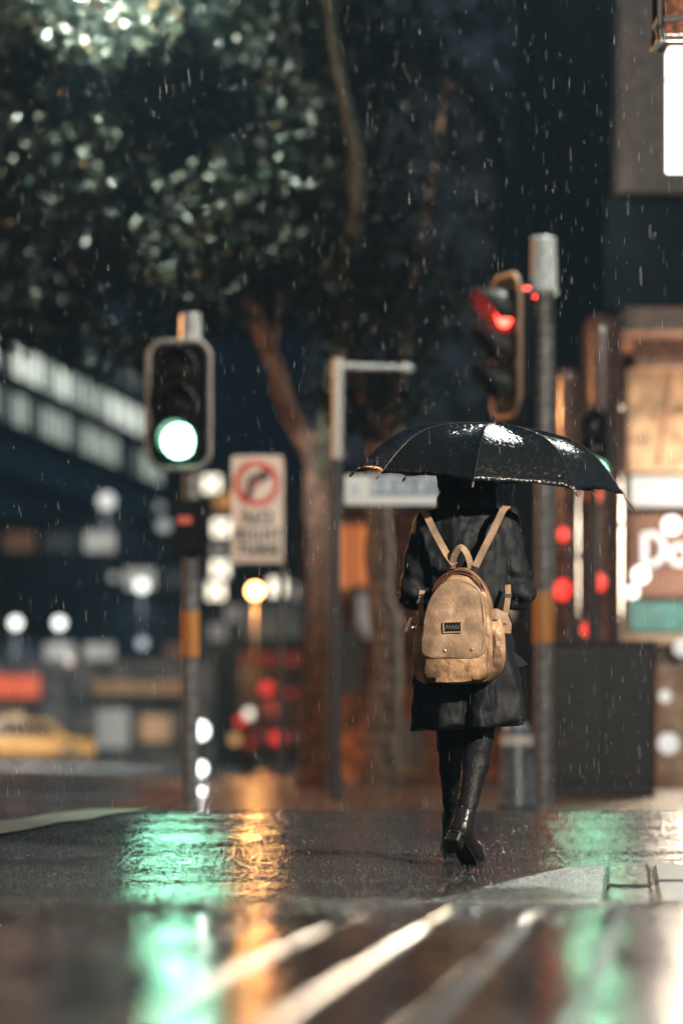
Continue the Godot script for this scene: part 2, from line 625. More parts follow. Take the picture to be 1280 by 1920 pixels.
	drops.transform_format = MultiMesh.TRANSFORM_3D
	drops.mesh = mesh_of(bead)
	drops.instance_count = 1800
	for i in drops.instance_count:
		var d := rng.randf_range(8.0, 9.5) if rng.randf() < 0.75 else rng.randf_range(5.0, 9.0)
		var r := rng.randf_range(0.003, 0.009)
		drops.set_instance_transform(i, Transform3D(Basis.from_scale(Vector3(r * rng.randf_range(0.9, 1.5), r, r)), Vector3(rng.randf_range(-0.11, 0.11) * d, 0.0, -d)))
	var dm := MultiMeshInstance3D.new()
	dm.name = "water_beads"
	dm.multimesh = drops
	dm.material_override = mat("water_bead", Color(0.04, 0.04, 0.042), 0.06, {"spec": 0.7})
	dm.set_meta("kind", "stuff")
	bed.add_child(dm)
	# street beyond, rising gently
	var fx := [-300.0, -90.0, -40.0] + steps(-24.0, 8.0, 0.8) + [14.0, 30.0, 80.0, 300.0]
	var fd := steps(25.2, 60.0, 1.2) + steps(64.0, 150.0, 6.0) + [180.0, 240.0, 330.0, 450.0, 650.0]
	structure("far_road", sheet(fx, fd, far_y), mat("far_asphalt", Color(0.045, 0.046, 0.05), 0.3, {"bump": "fine", "relief": 1.2, "scale": 0.6, "gloss": "gloss"}))
	# far footpath on the right-hand corner
	var wx := [-1.7] + steps(-1.5, 9.0, 0.75) + [14.0]
	var walk := sheet(wx, steps(25.6, 58.0, 0.9), func(_x, d): return walk_y(d))
	var foot := structure("footpath", walk, mat("brick_paving", Color(0.16, 0.075, 0.045), 0.34, {"tint": "mottle", "bump": "fine", "relief": 0.8, "scale": 0.9, "gloss": "gloss"}))
	var fk := start(false)
	cbox(fk, Transform3D(), Vector3(0.97, 0.3, 0.22), 0.02)
	var fk_mesh := mesh_of(fk)
	for i in 16:
		var o := put("kerb_stone", fk_mesh, kerb_mat, foot)
		o.position = Vector3(-1.2 + i * 0.98, -0.138, -25.49)
	# wet pale plaza strip under the shops on the left, far back
	structure("shop_pavement", sheet(steps(-16.0, -4.7, 1.13), steps(128.0, 146.0, 3.0), func(x, d): return far_y(x, d) + 0.12), mat("pale_paving", Color(0.42, 0.4, 0.37), 0.14, {"tint": "mottle", "scale": 0.4}))

# ---------------------------------------------------------------- buildings
func panel(called: String, parent: Node, px0: float, py0: float, px1: float, py1: float, d: float, thick: float, m: Material) -> MeshInstance3D:
	# an upright slab whose front face spans those frame positions at its own distance; parent stands at the origin or is moved already
	var a := at(px0, py0, d)
	var b := at(px1, py1, d)
	var s := start(false)
	var c := Vector3((a.x + b.x) / 2, (a.y + b.y) / 2, -d - thick / 2)
	box(s, c - (parent as Node3D).position, Vector3(absf(b.x - a.x), absf(b.y - a.y), thick))
	return obj(called, s, m, parent)

func window_mesh(w: float, h: float, t: float) -> ArrayMesh:
	var s := start(false)
	cbox(s, Transform3D(), Vector3(w, h, t), 0.02)
	return mesh_of(s)

func frame_mesh(w: float, h: float, bar: float, t: float) -> ArrayMesh:
	var s := start(false)
	for g in [-1.0, 1.0]:
		cbox(s, Transform3D(Basis(), Vector3(0, g * (h + bar) / 2, 0)), Vector3(w + 2 * bar, bar, t), 0.01)
		cbox(s, Transform3D(Basis(), Vector3(g * (w + bar) / 2, 0, 0)), Vector3(bar, h, t), 0.01)
	cbox(s, Transform3D(), Vector3(bar * 0.8, h, t), 0.01)
	return mesh_of(s)

func window(parent: Node, where: Vector3, pane: Mesh, frame: Mesh, frame_mat: Material, pane_mat: Material) -> void:
	var f := put("window", frame, frame_mat, parent)
	f.position = where
	var p := put("window_pane", pane, pane_mat, f)
	p.position = Vector3(0, 0, 0.01)

func make_far_buildings() -> void:
	var dark := mat("dark_render", Color(0.05, 0.055, 0.06), 0.8, {"tint": "mottle", "scale": 0.1})
	var trim := mat("window_trim", Color(0.09, 0.09, 0.09), 0.6)
	var unlit := mat("dark_pane", Color(0.012, 0.015, 0.018), 0.12)
	# office tower with lit floors on the left, its long side running away from us
	var p0 := at(-70, HORIZON, 210)
	var p1 := at(300, HORIZON, 272)
	var run := Vector2(p1.x - p0.x, p1.z - p0.z).length()
	var tower := thing("office_tower", "tall dark office tower with bright lit floors behind the tree", "building", Vector3(p0.x, -0.3, p0.z), atan2(p0.z - p1.z, p1.x - p0.x))
	var s := start(false)
	box(s, Vector3(run / 2, 24, -6), Vector3(run, 48, 12))
	obj("wall", s, dark, tower)
	var pane := window_mesh(3.3, 1.75, 0.1)
	var fr := frame_mesh(3.3, 1.75, 0.16, 0.24)
	var office := [glow("office_light_bright", Color(0.92, 1.0, 0.86), 1.2), glow("office_light", Color(0.88, 1.0, 0.86), 0.55), glow("office_light_dim", Color(0.9, 1.0, 0.9), 0.12)]
	for row in [[20.9, 1], [23.7, 0], [26.6, 2], [29.8, 1], [33.0, 2], [36.2, 3], [17.9, 3], [14.8, 3], [11.6, 3], [39.4, 3]]:
		for i in 15:
			var k: int = row[1]
			if k < 3 and rng.randf() < [0.22, 0.4, 0.45][k]: k += 1
			if k < 3 and rng.randf() < 0.12: k += 1
			if k < 3 and row[0] > 28.0 and i > 6: k = 3
			window(tower, Vector3(1.9 + i * (run - 3.8) / 14.0, row[0] + 0.3, 0.06), pane, fr, trim, unlit if k >= 3 else office[k])
	var slab := thing("distant_tower", "dark tower added to cover the sky behind the tree fork", "building", at(440, HORIZON, 310) * Vector3(1, 0, 1) + Vector3(0, 0.2, 0))  # dark tower added where the bare sky would show too bright
	s = start(false)
	box(s, Vector3(0, 24, -6), Vector3(15.5, 48, 12))
	obj("wall", s, dark, slab)
	for r in 11:
		for c in 4: window(slab, Vector3(-5.6 + c * 3.7, 7.0 + r * 3.6, 0.06), pane, fr, trim, unlit)
	# lower dark block in front of it
	var block := thing("apartment_block", "low dark apartment block with a few dim lit windows", "building", at(150, HORIZON, 165) * Vector3(1, 0, 1) + Vector3(0, far_y(-11, 165), 0))
	s = start(false)
	box(s, Vector3(0, 5.2, -5), Vector3(10.4, 10.4, 10))
	obj("wall", s, mat("block_render", Color(0.07, 0.075, 0.085), 0.8, {"tint": "stain", "scale": 0.15}), block)
	s = start(false)
	box(s, Vector3(0, 10.52, -5), Vector3(10.8, 0.24, 10.4))
	obj("parapet", s, trim, block)
	var small := window_mesh(1.25, 0.85, 0.08)
	var small_fr := frame_mesh(1.25, 0.85, 0.08, 0.16)
	var home := [glow("home_light_cool", Color(0.95, 0.93, 0.82), 0.45), glow("home_light_warm", Color(1.0, 0.5, 0.25), 0.1), glow("home_light_dim", Color(0.85, 0.88, 0.95), 0.035)]
	for r in 5:
		for c in 6:
			var q := rng.randf()
			window(block, Vector3(-4.3 + c * 1.72, 3.1 + r * 1.6, 0.05), small, small_fr, trim, home[2] if q < 0.4 else home[1] if q < 0.5 else home[0] if q < 0.6 else unlit)
	# row of shops at street level on the left
	var shops := thing("shop_row", "low row of shops with an orange red lit fascia at left", "building", at(120, HORIZON, 148) * Vector3(1, 0, 1) + Vector3(0, far_y(-11, 148), 0))
	s = start(false)
	box(s, Vector3(0.3, 2.0, -3), Vector3(11.0, 4.0, 6))
	obj("wall", s, mat("shop_wall", Color(0.2, 0.16, 0.13), 0.7, {"tint": "stain", "scale": 0.3}), shops)
	s = start(false)
	box(s, Vector3(-3.3, 2.95, 0.35), Vector3(4.7, 0.8, 0.7))
	obj("fascia_sign", s, glow("red_sign", Color(1.0, 0.13, 0.03), 0.75), shops)
	s = start(false)
	box(s, Vector3(2.9, 2.9, 0.3), Vector3(3.4, 0.55, 0.6))
	obj("awning", s, mat("warm_awning", Color(0.55, 0.3, 0.13), 0.6), shops)
	for w in [[1.9, 1.2, 1.5, Color(0.9, 0.85, 0.75), 0.3], [3.5, 1.2, 1.0, Color(1.0, 0.55, 0.25), 0.4], [-0.4, 0.7, 1.8, Color(0.6, 0.55, 0.5), 0.09], [-2.6, 1.9, 1.7, Color(1.0, 0.6, 0.3), 0.12]]:
		s = start(false)
		box(s, Vector3(w[0], 1.35, 0.04), Vector3(w[1], w[2], 0.08))
		var sw := obj("shop_window", s, glow("shop_window_%d" % int(w[0] * 10), w[3], w[4]), shops)
		s = start(false)
		for g in [-0.5, 0.5]:
			box(s, Vector3(w[0] + g * (w[1] + 0.1), 1.35, 0.07), Vector3(0.1, w[2] + 0.1, 0.14))
			box(s, Vector3(w[0], 1.35 + g * (w[2] + 0.1), 0.07), Vector3(w[1] - 0.002, 0.1, 0.14))
		obj("frame", s, trim, sw)
	# narrow block in the middle with a column of bright windows
	var flats := thing("narrow_flats", "narrow block with a column of bright windows behind the no turn sign", "building", at(490, HORIZON, 150) * Vector3(1, 0, 1) + Vector3(0, far_y(-3, 150), 0))
	s = start(false)
	box(s, Vector3(0, 5.6, -4), Vector3(4.6, 11.2, 8))
	obj("wall", s, mat("flats_render", Color(0.12, 0.1, 0.085), 0.8, {"tint": "stain", "scale": 0.2}), flats)
	var big := window_mesh(0.62, 0.62, 0.08)
	var big_fr := frame_mesh(0.62, 0.62, 0.1, 0.2)
	var lit := glow("flat_light", Color(1.0, 0.9, 0.7), 2.6)
	var lit_dim := glow("flat_light_dim", Color(0.9, 0.8, 0.72), 0.25)
	for w in [[397, 908, 0], [415, 990, 0], [411, 1033, 1], [413, 1066, 0], [405, 1108, 0], [520, 1101, 0], [438, 1150, 1], [408, 1185, 1], [470, 1150, 1], [560, 1110, 1], [420, 940, 2]]:
		var v := at(w[0], w[1], 150) - flats.position
		window(flats, Vector3(v.x, v.y, 0.05), big, big_fr, trim, [lit, lit_dim, glow("flat_light_orange", Color(1.0, 0.45, 0.12), 0.6)][w[2]])
	s = start(false)
	var aw := at(525, 1165, 150) - flats.position
	box(s, Vector3(aw.x, aw.y, 0.5), Vector3(2.7, 1.3, 0.9))
	obj("awning", s, mat("pale_awning", Color(0.62, 0.52, 0.42), 0.6), flats)
	# arched hall behind the trees
	var hall := thing("arched_hall", "tall dark blue grey hall with a great arch behind the trees", "building", Vector3(at(760, 0, 84).x, 0.05, -84))
	s = start(false)
	var half_w := at(996, 0, 84).x - hall.position.x
	var left_w := at(575, 0, 84).x - hall.position.x
	# wall with a round-headed recess
	var mid := at(690, 335, 84) - hall.position
	var rad := 3.15
	var ring := PackedVector2Array([Vector2(left_w, 0), Vector2(left_w + 0.4, 0)])
	for i in 25:
		var t := PI - PI * i / 24.0
		ring.append(Vector2(maxf(mid.x + rad * cos(t), left_w + 0.4), mid.y + rad * sin(t)))
	ring.append_array([Vector2(mid.x + rad, 0), Vector2(half_w, 0), Vector2(half_w, 22), Vector2(left_w, 22)])
	var hall_wall := mat("hall_stone", Color(0.4, 0.45, 0.5), 0.75, {"tint": "stain", "scale": 0.35, "bump": "crease", "relief": 1.0})
	prism(s, Transform3D(), ring, -0.9, 0.0)
	obj("wall", s, hall_wall, hall)
	s = start(false)
	box(s, Vector3((left_w + mid.x + rad) / 2, 8.5, -1.1), Vector3(mid.x + rad - left_w, 17, 0.3))
	obj("recess", s, hall_wall, hall)
	s = start()
	var arc := []
	for i in 17:
		var t := PI * 0.62 * i / 16.0
		arc.append(Vector3(mid.x + (rad - 0.18) * cos(t), mid.y + (rad - 0.18) * sin(t), -0.3))
	tube(s, [Vector3(mid.x + rad - 0.18, 0, -0.3)] + arc, [0.2], 8)
	obj("arch_moulding", s, mat("hall_dark", Color(0.012, 0.014, 0.016), 0.6), hall)
	# warm brick house behind the walker
	var house := thing("brick_house", "warm lit brick frontage behind the tree trunks", "building", Vector3(at(800, 0, 66).x, far_y(1, 66), -66))
	s = start(false)
	box(s, Vector3(0, 2.35, -1.5), Vector3(4.3, 4.7, 3.0))
	obj("wall", s, mat("house_brick", Color(0.2, 0.085, 0.045), 0.75, {"tint": "stain", "scale": 0.8, "bump": "fine", "relief": 1.0}), house)
	for w in [[660, 1045, 70, 120, 2], [700, 1150, 60, 90, 0], [940, 1060, 40, 200, 1], [760, 1400, 60, 90, 3], [985, 1300, 40, 160, 1], [655, 1240, 40, 110, 3], [820, 1180, 60, 100, 2]]:
		var v := at(w[0], w[1], 66) - house.position
		window(house, Vector3(v.x, v.y, 0.05), window_mesh(w[2] / 109.0, w[3] / 109.0, 0.06), frame_mesh(w[2] / 109.0, w[3] / 109.0, 0.07, 0.14), trim, [glow("house_window_grey", Color(0.75, 0.7, 0.62), 0.22), glow("house_window_pale", Color(0.95, 0.75, 0.55), 0.35), glow("house_window_orange", Color(1.0, 0.26, 0.05), 0.5), unlit][w[4]])

func make_corner_buildings() -> void:
	# dark tower behind the right-hand signal
	var s := start(false)
	var dark_block := thing("dark_tower", "plain black tower behind the right hand signal pole", "building", Vector3(at(1100, 0, 58).x, 0.1, -58))
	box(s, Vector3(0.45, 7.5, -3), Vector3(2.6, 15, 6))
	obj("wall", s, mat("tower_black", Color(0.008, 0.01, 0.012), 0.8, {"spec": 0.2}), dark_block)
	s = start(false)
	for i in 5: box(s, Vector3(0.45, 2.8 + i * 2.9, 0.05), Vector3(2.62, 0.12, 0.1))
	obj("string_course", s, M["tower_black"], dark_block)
	# corner shop, its upper storey and its lit ground floor
	var shop := thing("corner_shop", "brown corner shop with lit beige interior at right", "building", Vector3(at(1400, 0, 40).x, 0.1, -40))
	panel("upper_wall", shop, 1157, -160, 1700, 362, 38.0, 0.6, mat("brown_panel", Color(0.16, 0.085, 0.055), 0.55, {"tint": "mottle", "scale": 0.7}))
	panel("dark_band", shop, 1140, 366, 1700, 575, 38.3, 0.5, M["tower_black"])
	panel("canopy", shop, 1168, 575, 1700, 622, 36.6, 2.2, mat("brown_canopy", Color(0.2, 0.085, 0.045), 0.5, {"tint": "mottle", "scale": 0.8}))
	panel("canopy_valance", shop, 1190, 622, 1700, 690, 37.2, 0.2, M["brown_canopy"])
	panel("ceiling_panel", shop, 1176, 690, 1700, 884, 38.4, 0.2, mat("beige_panel", Color(0.5, 0.33, 0.2), 0.5, {"tint": "mottle", "scale": 0.5}))
	s = start(false)
	for q in [[1236, 875, 1262, 700], [1222, 790, 1300, 775]]:
		tube(s, [at(q[0], q[1], 38.3) - shop.position, at(q[2], q[3], 38.3) - shop.position], [0.025], 6)
	obj("panel_brace", s, mat("brace_brown", Color(0.25, 0.15, 0.09), 0.5), shop)
	panel("light_trough", shop, 1182, 892, 1700, 948, 38.6, 0.15, glow("trough_light", Color(1.0, 0.96, 0.88), 0.62))
	panel("back_wall", shop, 1166, 960, 1700, 1500, 41.5, 0.2, mat("beige_wall", Color(0.42, 0.25, 0.14), 0.6, {"tint": "mottle", "scale": 0.6}))
	panel("sign_backing", shop, 1180, 962, 1700, 1120, 39.2, 0.08, mat("sign_brown", Color(0.07, 0.025, 0.012), 0.6))
	panel("teal_board", shop, 1178, 1128, 1700, 1186, 39.0, 0.1, mat("teal_board", Color(0.01, 0.12, 0.125), 0.3, {"tint": "mottle", "scale": 1.0}))
	panel("counter_top", shop, 1150, 1190, 1700, 1208, 36.4, 1.0, mat("counter_pale", Color(0.6, 0.45, 0.3), 0.35))
	panel("counter_front", shop, 1232, 1208, 1700, 1486, 36.7, 0.5, mat("counter_beige", Color(0.5, 0.34, 0.21), 0.4, {"tint": "mottle", "scale": 0.8}))
	lamp(shop, at(1500, 1010, 38.0) - shop.position, Color(1.0, 0.8, 0.58), 15.0, 0.5)
	lamp(shop, at(1330, 930, 36.9) - shop.position, Color(1.0, 0.82, 0.62), 5.0, 0.3)
	# lit letters over the counter
	var sign_node := thing("lit_letter_sign", "glowing white letters on the brown shop board at right", "sign", at(1230, 1030, 39.1))
	sign_node.scale = Vector3.ONE * 0.88
	var white := glow("letter_light", Color(1.0, 0.98, 0.93), 1.3)
	s = start()
	var w := 0.036
	var letter := [Vector3(-0.15, -0.17, 0.09), Vector3(-0.15, 0.17, 0.09), Vector3(-0.04, 0.175, 0.09), Vector3(0.05, 0.11, 0.09), Vector3(0.08, 0.0, 0.09), Vector3(0.05, -0.11, 0.09), Vector3(-0.04, -0.175, 0.09)]
	tube(s, letter, [w], 10, true)
	obj("letter_sign_light", s, white, sign_node).set_meta("label", "glowing letter D")
	s = start()
	var o_ring := []
	for i in 16: o_ring.append(Vector3(0.25 + 0.1 * cos(TAU * i / 16), -0.07 + 0.105 * sin(TAU * i / 16), 0.09))
	tube(s, o_ring, [w * 0.9], 10, true)
	obj("letter_sign_light", s, white, sign_node).set_meta("label", "glowing letter o")
	lamp(sign_node, Vector3(0.1, 0, 0.5), Color(1.0, 0.96, 0.9), 0.15, 0.25)
	var bulbs := [[1258, 985, 18, "globe lamp above the glowing letters in the shop"], [1200, 1078, 17, "globe lamp just below the glowing letter D"], [1184, 1110, 13, "smallest globe lamp at the left end of the shop board"], [1246, 1306, 12, "pale globe lamp low on the shop counter"], [1252, 1394, 20, "large globe lamp lowest by the shop counter"], [1277, 1215, 16, "globe lamp on the counter at the right edge"]]
	for q in bulbs:
		var g := thing("globe_lamp", q[3], "lamp", at(q[0], q[1], 36.2 if q[1] > 1190 else 38.8), 0.0, "globe lamps in the corner shop")
		s = start()
		ball(s, Vector3.ZERO, Vector3.ONE * (q[2] * 0.0051), 14, 8)
		obj("bulb", s, glow("globe_light" if q[1] < 1190 else "globe_light_low", Color(1.0, 0.97, 0.9), 3.0 if q[1] < 1190 else 0.75), g)
		s = start()
		tube(s, [Vector3(0, 0, -q[2] * 0.0045), Vector3(0, 0.0, -0.3)], [0.012], 6)
		obj("stem", s, M["brace_brown"], g)
	# round glossy columns on the corner
	var col_mat := mat("glossy_column", Color(0.13, 0.06, 0.035), 0.22, {"tint": "mottle", "scale": 1.2, "coat": 0.6})
	for c in [[1062, 22, 690, 33.0, "slim glossy brown column beside the signal pole"], [1128, 37, 588, 34.5, "thick glossy brown column left of the lit shop"]]:
		var foot := at(c[0], HORIZON, c[3])
		var r: float = c[1] / FOCAL * c[3]
		var h: float = at(0, c[2], c[3]).y - walk_y(c[3])
		var col := thing("round_column", c[4], "column", Vector3(foot.x, walk_y(c[3]), foot.z), 0.0, "glossy columns on the corner")
		s = start()
		lathe(s, Transform3D(), [Vector2(0, 0), Vector2(r * 1.08, 0), Vector2(r * 1.08, 0.12), Vector2(r, 0.16), Vector2(r, h - r * 0.9), Vector2(r * 0.93, h - r * 0.5), Vector2(r * 0.7, h - r * 0.18), Vector2(0, h)], 28)
		obj("shaft", s, col_mat, col)
		s = start()
		for k in 3: lathe(s, Transform3D(), [Vector2(r, h * (0.3 + 0.25 * k)), Vector2(r * 1.04, h * (0.3 + 0.25 * k)), Vector2(r * 1.04, h * (0.3 + 0.25 * k) + 0.05), Vector2(r, h * (0.3 + 0.25 * k) + 0.05)], 28)
		obj("band", s, mat("column_band", Color(0.05, 0.035, 0.03), 0.3), col)
	var reds := [[1055, 1002, 32.6, 0.05, "added red reflection lamp high on the slim brown column"], [1054, 1106, 32.6, 0.075, "largest added red reflection lamp on the slim brown column"], [1112, 928, 34.0, 0.07, "added orange red reflection lamp just under the umbrella's right rim"], [1122, 1092, 34.0, 0.065, "added red reflection lamp halfway down the thick brown column"], [1100, 1180, 34.0, 0.05, "lowest added red reflection lamp above the dark cabinet"]]
	for q in reds:  # lamps added in place of red reflections in the glossy columns
		var g := thing("red_reflection_lamp", q[4], "lamp", at(q[0], q[1], q[2]), 0.0, "red reflection lamps on the brown columns")
		s = start()
		ball(s, Vector3.ZERO, Vector3(q[3], q[3] * 1.25, 0.05), 14, 8)
		obj("lens_light", s, glow("orange_red_light", Color(1.0, 0.1, 0.02), 1.4) if q[1] < 940 else glow("red_light", Color(1.0, 0.03, 0.02), 1.6), g)
		s = start()
		tube(s, [Vector3(0, 0, -0.02), Vector3(0, 0, -0.16)], [q[3] * 0.9], 12)
		obj("socket", s, mat("black_metal", Color(0.012, 0.012, 0.013), 0.4), g)
		lamp(g, Vector3(0, 0, 0.12), Color(1.0, 0.06, 0.03), 0.03, 0.04)
	# white light box under a timber-framed lantern, hung from a post past the right edge
	var d := 18.2
	var sg := thing("light_box_sign", "white light box sign hanging at the upper right edge", "sign", at(1290, 325, d))
	s = start(false)
	prism(s, Transform3D(), PackedVector2Array(rounded(0.22, 0.592, 0.02)), -0.07, 0.07)
	var lb := obj("light_panel", s, glow("box_light", Color(0.98, 1.0, 0.93), 1.25), sg)
	lb.position = Vector3(0, 0.297, 0)
	s = start(false)
	box(s, Vector3(0, 0.445, 0.0), Vector3(0.224, 0.006, 0.146))
	obj("seam", s, mat("box_seam", Color(0.3, 0.3, 0.28), 0.5), sg)
	var al := AreaLight3D.new()
	al.name = "panel_light"
	sg.add_child(al)
	al.position = Vector3(0, 0.3, 0.09)
	al.rotation.y = PI
	al.area_size = Vector2(0.22, 0.58)
	al.light_color = lin(0.98, 1.0, 0.93)
	al.light_energy = 3.0
	al.shadow_enabled = true
	s = start(false)
	box(s, Vector3(0.16, 0.1, 0), Vector3(0.05, 7.0, 0.06))
	obj("post", s, M["black_metal"], sg)
	var lan := thing("timber_lantern", "dark framed timber lantern above the white light box", "lantern", at(1290, 88, d))
	var hw := 0.15
	s = start(false)
	for x in [-1.0, 1.0]:
		for z in [-1.0, 1.0]:
			box(s, Vector3(x * hw, 0.2, z * hw), Vector3(0.024, 0.4, 0.024))
			tube(s, [Vector3(x * hw, 0.0, z * hw), Vector3(x * hw, 0.05, z * hw), Vector3(x * hw, 0.08, z * hw)], [0.012, 0.022, 0.012], 8)
	for y in [0.012, 0.115, 0.39]:
		for z in [-1.0, 1.0]:
			box(s, Vector3(0, y, z * hw), Vector3(2 * hw - 0.025, 0.024, 0.02), Basis(Vector3.FORWARD, -0.1 if y > 0.1 else 0.0))
			box(s, Vector3(z * hw, y, 0), Vector3(0.02, 0.024, 2 * hw - 0.025))
	obj("frame", s, M["black_metal"], lan)
	s = start(false)
	box(s, Vector3(0, 0.2, 0), Vector3(2 * hw - 0.03, 0.35, 2 * hw - 0.03))
	obj("timber_panel", s, mat("lantern_timber", Color(0.3, 0.09, 0.035), 0.4, {"tint": "stain", "scale": 5.0, "bump": "crease", "relief": 0.6}), lan)
	s = start(false)
	box(s, Vector3(0, 0.42, 0), Vector3(0.36, 0.03, 0.36))
	obj("cap", s, M["black_metal"], lan)

# ---------------------------------------------------------------- trees
func leaf_mass(n: int, blobs: Array, big: float) -> ArrayMesh:   # blobs: [centre, radii, weight]
	var pos := PackedVector3Array()
	var nor := PackedVector3Array()
	var col := PackedColorArray()
	var total := 0.0
	for b in blobs: total += b[2]
	for i in n:
		var pick := rng.randf() * total
		var blob: Array = blobs[0]
		for b in blobs:
			blob = b
			pick -= b[2]
			if pick <= 0: break
		var v := Vector3(rng.randfn(), rng.randfn(), rng.randfn()).normalized() * pow(rng.randf(), 0.45)
		var c: Vector3 = blob[0] + v * blob[1]
		# clumps: leaves gather where a coarse noise is high
		if noise.get_noise_3d(c.x * 110.0, c.y * 110.0, c.z * 110.0) < rng.randf_range(-0.5, 0.1): continue
		var l := big * rng.randf_range(0.6, 1.3)
		var along_leaf := Vector3(rng.randf_range(-1, 1), rng.randf_range(-1.1, 0.3), rng.randf_range(-1, 1)).normalized()
		var face := Vector3(rng.randf_range(-1, 1), rng.randf_range(-0.2, 1.2), rng.randf_range(-1, 1)).normalized()
		var wide := along_leaf.cross(face).normalized() * l * 0.3
		var up := wide.cross(along_leaf).normalized()
		var a := c
		var b1 := c + along_leaf * l * 0.45 + wide + up * l * 0.06
		var b2 := c + along_leaf * l * 0.45 - wide + up * l * 0.06
		var e := c + along_leaf * l - up * l * 0.08
		var m := c + along_leaf * l * 0.45
		for q in [[a, b1, m], [a, m, b2], [m, b1, e], [m, e, b2]]:
			for p in q:
				pos.append(p)
				nor.append(up)
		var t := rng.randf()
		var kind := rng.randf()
		var tone := Color(0.3, 0.31, 0.26).lerp(Color(0.17, 0.18, 0.145), t) if kind < 0.34 else Color(0.04, 0.048, 0.036).lerp(Color(0.02, 0.027, 0.022), t) if kind < 0.92 else Color(0.1, 0.06, 0.03)  # wet highlights put into the colour of the pale leaves
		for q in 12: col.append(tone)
	var arr := []
	arr.resize(Mesh.ARRAY_MAX)
	arr[Mesh.ARRAY_VERTEX] = pos
	arr[Mesh.ARRAY_NORMAL] = nor
	arr[Mesh.ARRAY_COLOR] = col
	var out := ArrayMesh.new()
	out.add_surface_from_arrays(Mesh.PRIMITIVE_TRIANGLES, arr)
	return out

func limb(parent: Node3D, called: String, pts: Array, rads: Array, m: Material) -> void:
	var s := start()
	var fine := []
	var fr := []
	for i in pts.size() - 1:
		for k in 4:
			var t := k / 4.0
			var p: Vector3 = pts[i].cubic_interpolate(pts[i + 1], pts[maxi(i - 1, 0)], pts[mini(i + 2, pts.size() - 1)], t)
			var r := lerpf(rads[i], rads[i + 1], t)
			fine.append(p - parent.position + Vector3(noise.get_noise_2d(p.y * 200.0, i), 0, noise.get_noise_2d(p.y * 200.0, 50.0 + i)) * r * 0.5)
			fr.append(r * (1.0 + 0.25 * noise.get_noise_2d(p.y * 300.0, 9.0 + i)))
	fine.append(pts[-1] - parent.position)
	fr.append(rads[-1])
	tube(s, fine, fr, 12)
	obj(called, s, m, parent)

